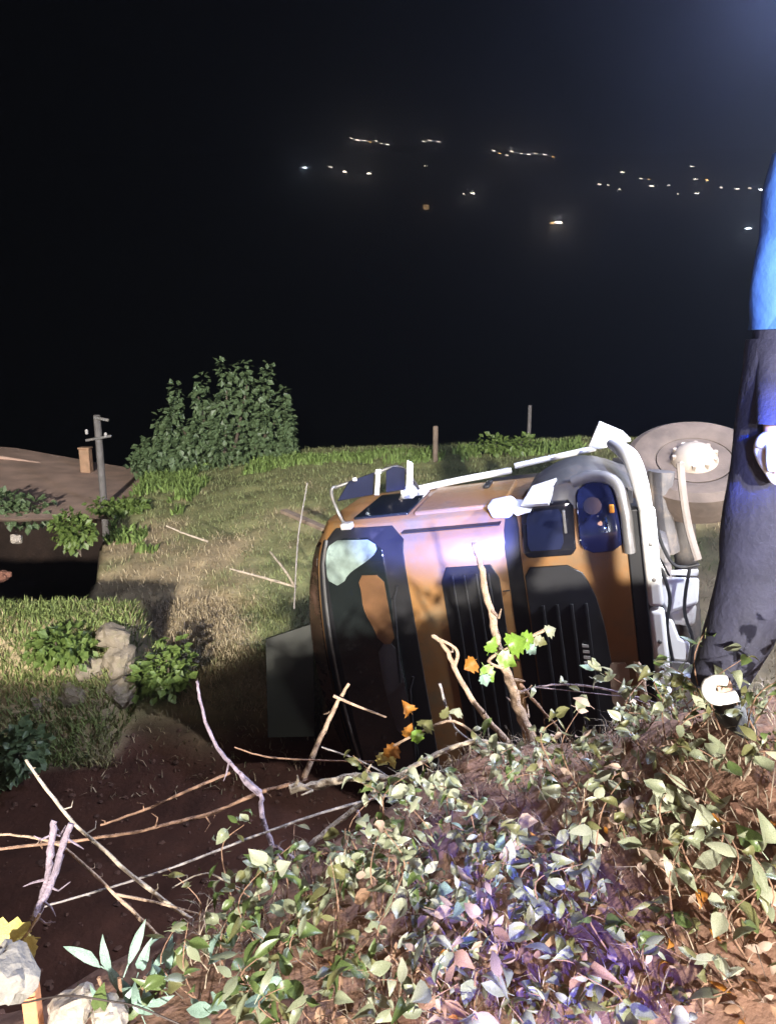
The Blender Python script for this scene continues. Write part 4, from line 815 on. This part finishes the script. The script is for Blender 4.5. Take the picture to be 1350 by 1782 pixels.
# dead leaf litter on the verge (stuff): joined folded leaves
def litter(n, seed):
    r = random.Random(seed); groups = {}
    tot = MB(); names = ['dead', 'rust', 'buff', 'olive']; ms = [LM[q] for q in names]
    src = [get_leaf('dead', 'ovate', q) for q in range(4)]
    for k in range(n):
        px, py = r.uniform(560, 1400), r.uniform(1300, 1800)
        if py < np.interp(px, [560, 800, 1000, 1350], [1660, 1500, 1430, 1440]): continue
        g = on_ground(px, py)
        if g is None or g.y > 3.2: continue
        me = src[r.randrange(4)]; s = r.uniform(0.02, 0.045)
        rot = Matrix.Rotation(r.uniform(0, 6.28), 4, 'Z') @ Matrix.Rotation(r.uniform(-0.9, 0.9), 4, 'X') @ Matrix.Rotation(r.uniform(-0.9, 0.9), 4, 'Y')
        T = Matrix.Translation(g + Vector((0, 0, r.uniform(0.005, 0.035)))) @ rot @ Matrix.Scale(s, 4)
        tot.add([T @ q.co for q in me.vertices], [tuple(p.vertices) for p in me.polygons], r.choices(range(4), [6, 1, 4, 2])[0])
    me = bpy.data.meshes.new('leaf_litter'); me.from_pydata(tot.v, [], tot.f); me.update()
    for q in ms: me.materials.append(q)
    me.polygons.foreach_set('material_index', tot.m); me.polygons.foreach_set('use_smooth', [True] * len(me.polygons))
    o = bpy.data.objects.new('leaf_litter', me); link(o); return o
tag(litter(750, 3), 'brown and orange dead leaves littering the verge soil', kind='stuff')

xy = np.stack([rng.uniform(-0.9, 1.6, 5200), rng.uniform(1.25, 2.75, 5200)], -1)
xy = keep(xy, lambda x, y: (y < crest_y(x) + 0.15) & (fbm(x, y, 3, 51) > -0.12) & (x > -0.55 + 0.0 * y))
tag(blades('dry_stalks', xy, 0.085, 0.0035, np.array([0.40, 0.33, 0.25]) * rng.uniform(0.4, 1.2, (len(xy), 1)), 1.3, 8), 'fine dry grass stalks matted among the bank leaves', kind='stuff')
# earth clods and small stones on the bare soil (stuff)
def clods(n, seed):
    r = random.Random(seed); tot = MB(); bm = bmesh.new(); bmesh.ops.create_icosphere(bm, subdivisions=1, radius=1); bv = [q.co.copy() for q in bm.verts]; bf = [tuple(q.index for q in f.verts) for f in bm.faces]; bm.free()
    xs_ = np.array([r.uniform(-3.5, 2.6) for _ in range(n)]); ys_ = np.array([r.uniform(1.2, 6.4) for _ in range(n)]); zs_ = height(xs_, ys_)
    for x, y, z in zip(xs_, ys_, zs_):
        sz = 0.006 + 0.03 * r.random() ** 3 * (0.9 if y > 3 else 0.8); sd = r.uniform(0, 99)
        tot.add([Vector((x, y, z)) + Vector((q.x, q.y, q.z * .7)) * sz * (1 + .5 * noise.noise(q * 1.5 + Vector((sd, 0, 0)))) for q in bv], bf)
    return tot.build('soil_clods', M['clod'], auto=25)
M['clod'] = mat('clod_earth', (0.11, 0.055, 0.036), 0.95, var=0.4, scale=3, bump=0.3)
tag(clods(2400, 9), 'crumbly reddish earth clods over the bank and ditch soil', kind='stuff')
# orange stake, wire, white hook
mb = MB(); a0 = P(62, 1795, 1.46); b0 = P(72, 1712, 1.46); h = (b0 - a0).length
st = empty('stake', a0, 'bright terracotta square stake at the bottom left', 'stake')
M['terracotta'] = mat('terracotta', (0.62, 0.27, 0.13), 0.8, var=0.12, scale=14, bump=0.3)
mb.box((0, 0, h / 2 - 0.1), (0.034, 0.03, h + 0.2)); mb.build('shaft', M['terracotta'], st, bevel=0.004)
mb = MB(); mb.tube(bez([P(-10, 1742, 1.43), P(40, 1745, 1.43), P(80, 1737, 1.43), P(125, 1733, 1.42), P(190, 1742, 1.41), P(240, 1752, 1.40), P(330, 1790, 1.38)], 5), 0.0022, 6); M['wire'] = mat('rusty_wire', (0.07, 0.055, 0.05), 0.6, metal=0.6)
tag(mb.build('wire', M['wire']), 'thin dark fence wire strung past the terracotta stake', 'wire')
mb = MB(); mb.tube(bez([P(1262, 1184, 1.78), P(1240, 1184, 1.78), P(1231, 1199, 1.78), P(1240, 1213, 1.77), P(1258, 1216, 1.77), P(1280, 1211, 1.77)], 6), [0.014] * 8 + [0.018] * 15 + [0.016] * 8, 10); tag(mb.build('hook', M['white']), 'white curved plastic hook lying by the person\'s foot', 'hook')

# ------------------------------------------------------------------ person standing at the right edge
YP = 1.98
foot = P(1258, 1215, YP); foot.z = float(height(foot.x, foot.y))
per = empty('person', Vector((P(1420, 1215, YP).x, YP, float(height(P(1420, 1215, YP).x, YP)))), 'person in bright blue jacket and dark trousers standing at the right edge', 'person')
pb = per.location.copy()
def J(px, py, y=YP): return P(px, py, y) - pb
M['skin'] = mat('skin', (0.55, 0.34, 0.25), 0.55, var=0.08, scale=10)
M['navy'] = mat('navy_cloth', (0.028, 0.028, 0.048), 0.8, var=0.25, scale=14, bump=0.25)
M['bluecloth'] = mat('blue_cloth', (0.06, 0.17, 0.50), 0.7, var=0.12, scale=9, bump=0.2)
M['glove'] = mat('pale_glove', (0.66, 0.64, 0.60), 0.6, var=0.08, scale=12)
M['sole'] = mat('black_boot', (0.03, 0.027, 0.025), 0.6)
M['hair'] = mat('dark_hair', (0.03, 0.022, 0.018), 0.6, var=0.4, scale=40)
def skin(name, verts, edges, rad, m, parent, root=0, sub=2):
    me = bpy.data.meshes.new(name); me.from_pydata([tuple(q) for q in verts], edges, []); me.update(); me.materials.append(m)
    o = bpy.data.objects.new(name, me); link(o, parent)
    o.modifiers.new('skin', 'SKIN').use_smooth_shade = True
    for i, r in enumerate(rad):
        sv = me.skin_vertices[0].data[i]; sv.radius = r if hasattr(r, '__len__') else (r, r); sv.use_root = (i == root)
    q = o.modifiers.new('sub', 'SUBSURF'); q.levels = sub; q.render_levels = sub
    return o
# 0 pelvis,1 belly,2 chest,3 neck,4 head,5 crown, legs, arms
wr = J(1348, 745, YP - .12); 
Vb = [J(1455, 610), J(1458, 500), J(1462, 340), J(1468, 205), J(1470, 150), J(1472, 60),
      J(1405, 650), J(1340, 920, YP - .04), J(1268, 1170, YP), J(1240, 1205, YP - 0.10),
      J(1515, 650), J(1535, 930, YP + .02), J(1560, 1200, YP + .05), J(1570, 1235, YP - 0.08),
      J(1385, 285), J(1366, 500, YP + 0.02), wr, J(1342, 790, YP - .13),
      J(1545, 285), J(1565, 510), J(1560, 745, YP - .1), J(1558, 800, YP - .12)]
Eb = [(0, 1), (1, 2), (2, 3), (3, 4), (4, 5), (0, 6), (6, 7), (7, 8), (8, 9), (0, 10), (10, 11), (11, 12), (12, 13), (2, 14), (14, 15), (15, 16), (16, 17), (2, 18), (18, 19), (19, 20), (20, 21)]
Rb = [(.13, .11), (.12, .10), (.15, .11), .055, .085, .07, .085, .06, .04, .035, .085, .06, .04, .035, .055, .042, .030, (.038, .018), .055, .042, .03, (.038, .018)]
nfin = len(Vb)
for (hx, side) in ((17, -1), (21, 1)):
    h0 = Vb[hx]; dn = (Vb[hx] - Vb[hx - 1]).normalized()
    for k, (off, ln) in enumerate([(-0.030, .030), (-0.010, .036), (0.010, .034), (0.030, .026)]):
        b0 = h0 + Vector((off * .5, off * 0.85, 0)) + dn * 0.03; i = len(Vb)
        Vb += [b0, b0 + dn * ln * .8 + Vector((0.012, -0.012, 0)), b0 + dn * ln * .7 + Vector((0.032, -0.022, 0.008))]; Eb += [(hx, i), (i, i + 1), (i + 1, i + 2)]; Rb += [.0095, .0085, .007]
    b0 = h0 + Vector((-0.01, -0.035, 0.02)); i = len(Vb); Vb += [b0, b0 + Vector((-0.01, -0.025, -0.035)), b0 + Vector((-0.008, -0.035, -0.06))]; Eb += [(hx, i), (i, i + 1), (i + 1, i + 2)]; Rb += [.012, .010, .008]
body = skin('body', Vb, Eb, Rb, M['skin'], per)
# face
hc = Vb[4] * .55 + Vb[5] * .45; face = Vector((0.1, 1, 0)).normalized(); sidev = Vector((1, -0.1, 0)).normalized()
mb = MB(); mb.tube([hc + face * .085 + Vector((0, 0, .02)), hc + face * .108 + Vector((0, 0, -.02)), hc + face * .09 + Vector((0, 0, -.03))], [.008, .014, .006], 8); mb.build('nose', M['skin'], body)
for s in (-1, 1):
    mb = MB(); mb.lathe([(0.0, 0.013), (0.009, 0.009), (0.013, 0)], hc + face * .078 + sidev * .033 * s + Vector((0, 0, .018)), face, 12); mb.build('eye', M['white'], body)
    mb = MB(); mb.lathe([(.03, 0), (.03, .012), (.012, .016)], hc + sidev * .082 * s, sidev * s, 12); mb.build('ear', M['skin'], body)
mb = MB(); mb.box(hc + face * .088 + Vector((0, 0, -.052)), (.045, .008, .008)); mb.build('mouth', M['skin'], body, bevel=.003)
mb = MB(); rings = []
for t in np.linspace(0.05, 1.0, 7):
    an = t * math.pi * .52; rr = .112 * math.sin(an) + .002; rings.append([hc + Vector((math.cos(q) * rr, math.sin(q) * rr * 1.1 - .012, .028 + .105 * math.cos(an))) for q in np.linspace(0, 2 * math.pi, 17)[:-1]])
mb.loft(rings); mb.build('hair', M['hair'], per)
def ringloft(pts, radx, rady, n=20, fold=0.0):
    rs = []
    for i, p in enumerate(pts):
        rs.append([Vector((p.x + math.cos(t) * radx[i] * (1 + fold * math.sin(5 * t + i * 1.3)), p.y + math.sin(t) * rady[i] * (1 + fold * math.sin(4 * t + i)), p.z)) for t in np.linspace(0, 2 * math.pi, n + 1)[:-1]])
    return rs
kpx = ppm(YP)
mb = MB()
mb.loft(ringloft(bez([J(1395, 590), J(1385, 700), J(1355, 850), J(1327, 980), J(1290, 1090), J(1248, 1190)], 4), np.array([85, 88, 90, 92, 92, 91, 90, 88, 86, 84, 82, 80, 74, 70, 66, 63, 60, 57, 54, 50, 46]) / kpx, np.array([.13] * 6 + [.115] * 6 + [.10] * 6 + [.085] * 3), fold=0.02))
mb.loft(ringloft(bez([J(1520, 590), J(1525, 750), J(1537, 930), J(1550, 1100), J(1560, 1205)], 4), np.array([88, 90, 90, 88, 84, 82, 80, 76, 72, 70, 68, 64, 60, 58, 56, 54, 52]) / kpx, np.array([.13] * 5 + [.11] * 6 + [.09] * 6), fold=0.035))
mb.loft(ringloft([J(1457, 520), J(1457, 600), J(1457, 680), J(1457, 740)], np.array([128, 138, 132, 90]) / kpx, np.array([.12, .14, .14, .10])))
mb.build('trousers', M['navy'], per, auto=80)
mb = MB()
mb.loft(ringloft([J(1468, 225), J(1466, 262), J(1463, 330), J(1460, 430), J(1457, 520), J(1456, 574)], np.array([52, 105, 122, 126, 132, 140]) / kpx, np.array([.07, .12, .14, .14, .145, .15]), fold=0.015))
mb.loft(ringloft(bez([J(1435, 262), J(1408, 300), J(1380, 400), J(1362, 500), J(1361, 574)], 3), np.array([26, 36, 42, 45, 47, 48, 49, 50, 50, 50, 50, 50, 50]) / kpx, np.array([.05, .06, .07, .075] + [.078] * 9), fold=0.02))
mb.loft(ringloft(bez([J(1530, 262), J(1548, 300), J(1560, 400), J(1565, 500), J(1564, 574)], 3), np.array([26, 36, 42, 45, 47, 48, 49, 50, 50, 50, 50, 50, 50]) / kpx, np.array([.05, .06, .07, .075] + [.078] * 9), fold=0.02))
mb.build('jacket', M['bluecloth'], per, auto=80)
mb = MB(); mb.loft(ringloft(bez([J(1361, 560), J(1356, 660, YP - .06), wr + Vector((0, 0, .01))], 4), np.array([44, 42, 40, 38, 36, 34, 32, 30, 28]) / kpx, np.array([.07, .068, .064, .06, .056, .052, .048, .044, .042]))); mb.build('sleeve', M['navy'], per)
mb = MB(); mb.loft(ringloft(bez([J(1564, 560), J(1562, 660, YP - .06), Vb[20]], 4), np.array([44, 42, 40, 38, 36, 34, 32, 30, 28]) / kpx, np.array([.07, .068, .064, .06, .056, .052, .048, .044, .042]))); mb.build('sleeve', M['navy'], per)
for bx, yy in ((1252, YP), (1562, YP + .05)):
    f0 = J(bx, 1205, yy); mb = MB()
    mb.loft([[f0 + Vector((math.cos(t) * rx, dy + math.sin(t) * 0.03, z + math.sin(t) * rz)) for t in np.linspace(0, 6.283, 13)[:-1]] for dy, rx, z, rz in [(-.02 + .10, .035, .0, .04), (0.06, .05, 0.01, .06), (0.0, .052, 0.0, .055), (-.10, .05, -.02, .035), (-.16, .03, -.025, .02)]]); mb.build('boot', M['sole'], per)

# pale glove on the near hand
Vg = [wr + (Vb[17] - wr) * 0.05, wr + (Vb[17] - wr) * 0.6, Vb[17] + (Vb[17] - wr) * .25]; Eg = [(0, 1), (1, 2)]; Rg = [.036, (.047, .030), (.046, .028)]
dn = (Vb[17] - wr).normalized()
for k, (off, ln) in enumerate([(-0.034, .034), (-0.012, .040), (0.012, .038), (0.034, .030)]):
    b0 = Vg[2] + Vector((off * .5, off * .85, 0)) + dn * .02; i = len(Vg); Vg += [b0, b0 + dn * ln * .8 + Vector((.012, -.012, 0)), b0 + dn * ln * .7 + Vector((.034, -.022, .008))]; Eg += [(2, i), (i, i + 1), (i + 1, i + 2)]; Rg += [.0125, .012, .010]
i = len(Vg); b0 = Vg[1] + Vector((-.02, -.035, 0)); Vg += [b0, b0 + Vector((-.012, -.025, -.035)), b0 + Vector((-.01, -.035, -.062))]; Eg += [(1, i), (i, i + 1), (i + 1, i + 2)]; Rg += [.016, .014, .012]
skin('glove', Vg, Eg, Rg, M['glove'], per)

# ------------------------------------------------------------------ lights of the houses on the far hillside
LW = [emit('lamp_white', (1.0, 0.86, 0.72), 1), emit('lamp_cool', (0.85, 0.92, 1.0), 1), emit('lamp_amber', (1.0, 0.55, 0.2), 1)]
M['lamppole'] = mat('lamp_pole', (0.05, 0.05, 0.05), 0.7)
def lamp_mesh(name, s, em, strength):
    m = emit(name + '_glow', em, strength)
    mb = MB(); mb.tube([Vector((0, 0.1, -6 * s)), Vector((0, 0.1, 0))], 0.10 * s, 5, 1)
    for i in range(1): mb.loft([[Vector((x + math.cos(t) * r * .2, math.sin(t) * r, 0.1 * x + math.cos(t) * r)) for t in np.linspace(0, 6.283, 9)[:-1]] for x, r in [(-1.15 * s, .15 * s), (-.7 * s, .42 * s), (0, .5 * s), (.7 * s, .42 * s), (1.15 * s, .15 * s)]])
    me = bpy.data.meshes.new(name); me.from_pydata(mb.v, [], mb.f); me.update(); me.materials.append(m); me.materials.append(M['lamppole']); 
    idx = np.zeros(len(me.polygons), int); idx[:7] = 1; me.polygons.foreach_set('material_index', idx); return me
LME = {}
def far_lamp(px, py, s, col, strength, label, group):
    g = on_ground(px, py, 60, 700)
    if g is None: g = P(px, py, 400)
    k = (col, round(strength, 2))
    if k not in LME: LME[k] = lamp_mesh('street_lamp', 1.0, {'w': (1, .84, .7), 'c': (.85, .92, 1), 'a': (1, .55, .2)}[col], strength)
    o = bpy.data.objects.new('street_lamp', LME[k]); link(o); sc = s / FOC * g.y / 2.3
    o.location = g + Vector((0, -2, 2.0)); o.scale = (sc * 1.5, sc, sc * 0.62); o.rotation_euler = (0, R(random.uniform(2, 16)), 0); tag(o, label, 'street lamp', group)
E1 = 42.0
ORD = 'first second third fourth fifth sixth seventh eighth ninth tenth eleventh twelfth thirteenth fourteenth fifteenth sixteenth'.split()
GL = 'town lights on the far hill'
for grp, lab in [
    ([(612, 250, 7, 'w', 1), (622, 253, 9, 'w', 1.2), (634, 254, 8, 'w', 1.2), (645, 257, 7, 'a', .8), (655, 255, 7, 'w', .8), (664, 259, 7, 'w', 1), (674, 261, 8, 'w', .8)], 'small white lamp in the topmost left row of town lights'),
    ([(737, 256, 8, 'w', 1), (748, 254, 9, 'w', 1), (762, 256, 9, 'w', .8)], 'small white lamp in the short row right of the topmost row'),
    ([(858, 271, 9, 'w', 1), (868, 276, 9, 'a', .8), (880, 279, 8, 'w', 1), (889, 273, 10, 'w', 1.3), (905, 276, 8, 'w', .8), (918, 278, 9, 'w', 1), (930, 276, 8, 'w', .9), (946, 278, 9, 'w', 1), (960, 282, 7, 'a', .6)], 'small warm lamp in the long slanting row of town lights'),
    ([(531, 301, 12, 'c', 1.4), (600, 308, 12, 'w', 1.5), (642, 311, 11, 'w', 1.5)], 'bright lamp spaced apart left of the middle of the hill'),
    ([(575, 300, 12, 'w', .35), (740, 298, 7, 'w', .4)], 'dim blurred lamp in the left of the hill'),
    ([(806, 347, 7, 'w', .6), (821, 346, 11, 'w', 1.6)], 'one of a close pair of lamps low in the middle of the hill'),
    ([(1040, 330, 9, 'w', .7), (1055, 331, 8, 'w', .5), (1080, 309, 10, 'w', .8), (1075, 339, 8, 'w', .5), (1112, 320, 9, 'w', .5), (1130, 333, 11, 'w', 1.2), (1125, 322, 8, 'a', .4), (1160, 332, 8, 'w', .4), (1176, 347, 7, 'w', .5), (1200, 299, 9, 'w', .9), (1206, 321, 10, 'w', .8), (1226, 323, 9, 'a', .9), (1208, 346, 11, 'w', 1), (1250, 336, 9, 'w', .5), (1278, 338, 11, 'w', .8), (1300, 337, 9, 'w', .5)], 'faint lamp scattered in the right-hand cluster of town lights'),
    ([(1320, 340, 15, 'c', 2.2), (1330, 331, 10, 'w', 1)], 'brightest lamp at the right edge of the town lights'),
    ([(969, 397, 17, 'w', 2.2), (958, 398, 9, 'a', .8)], 'bright warm lamp alone below the slanting row'),
    ([(1296, 408, 14, 'c', 2.4)], 'bright white lamp alone low at the right')]:
    grp = sorted(grp)
    for i, (px, py, s, c, st_) in enumerate(grp):
        o_ = ORD[i] + ' from the left, ' if len(grp) > 2 else (['left one, ', 'right one, '][i] if len(grp) == 2 else '')
        far_lamp(px, py, s * 0.45, c, st_ * E1, o_ + lab, GL)
# dim house lit by an orange lamp
g = on_ground(742, 369, 60, 700)
hs = empty('house', g, 'small far house dimly lit orange on the dark hill', 'house')
mb = MB(); mb.box((0, 0, 1.6), (5, 4, 3.6)); mb.build('wall', mat('house_wall', (0.4, 0.33, 0.25), 0.9), hs)
mb = MB(); mb.add([Vector(q) for q in [(-2.8, -2.4, 3.3), (2.8, -2.4, 3.3), (2.8, 2.4, 3.3), (-2.8, 2.4, 3.3), (-2.8, 0, 4.6), (2.8, 0, 4.6)]], [(0, 1, 5, 4), (2, 3, 4, 5), (1, 2, 5), (3, 0, 4), (3, 2, 1, 0)]); mb.build('roof', mat('roof_tile', (0.25, 0.12, 0.08), 0.9), hs)
mb = MB(); mb.box((-0.3, -2.03, 1.7), (2.4, 0.06, 2.0)); mb.build('window', emit('window_glow', (1.0, 0.62, 0.3), 2.0), hs)

# ------------------------------------------------------------------ night haze
if HAZE > 0:
    hm = bpy.data.materials.new('haze'); hm.use_nodes = True; nt = hm.node_tree; nt.nodes.remove(nt.nodes['Principled BSDF'])
    pv = nt.nodes.new('ShaderNodeVolumePrincipled'); pv.inputs['Color'].default_value = (0.72, 0.80, 1.0, 1); pv.inputs['Density'].default_value = HAZE; pv.inputs['Anisotropy'].default_value = 0.92
    nt.links.new(pv.outputs[0], nt.nodes['Material Output'].inputs['Volume'])
    mb = MB(); mb.box((0, 420, 45), (1820, 980, 200)); hz = mb.build('haze', hm, sm=False); tag(hz, 'thin night haze over the valley', kind='stuff')
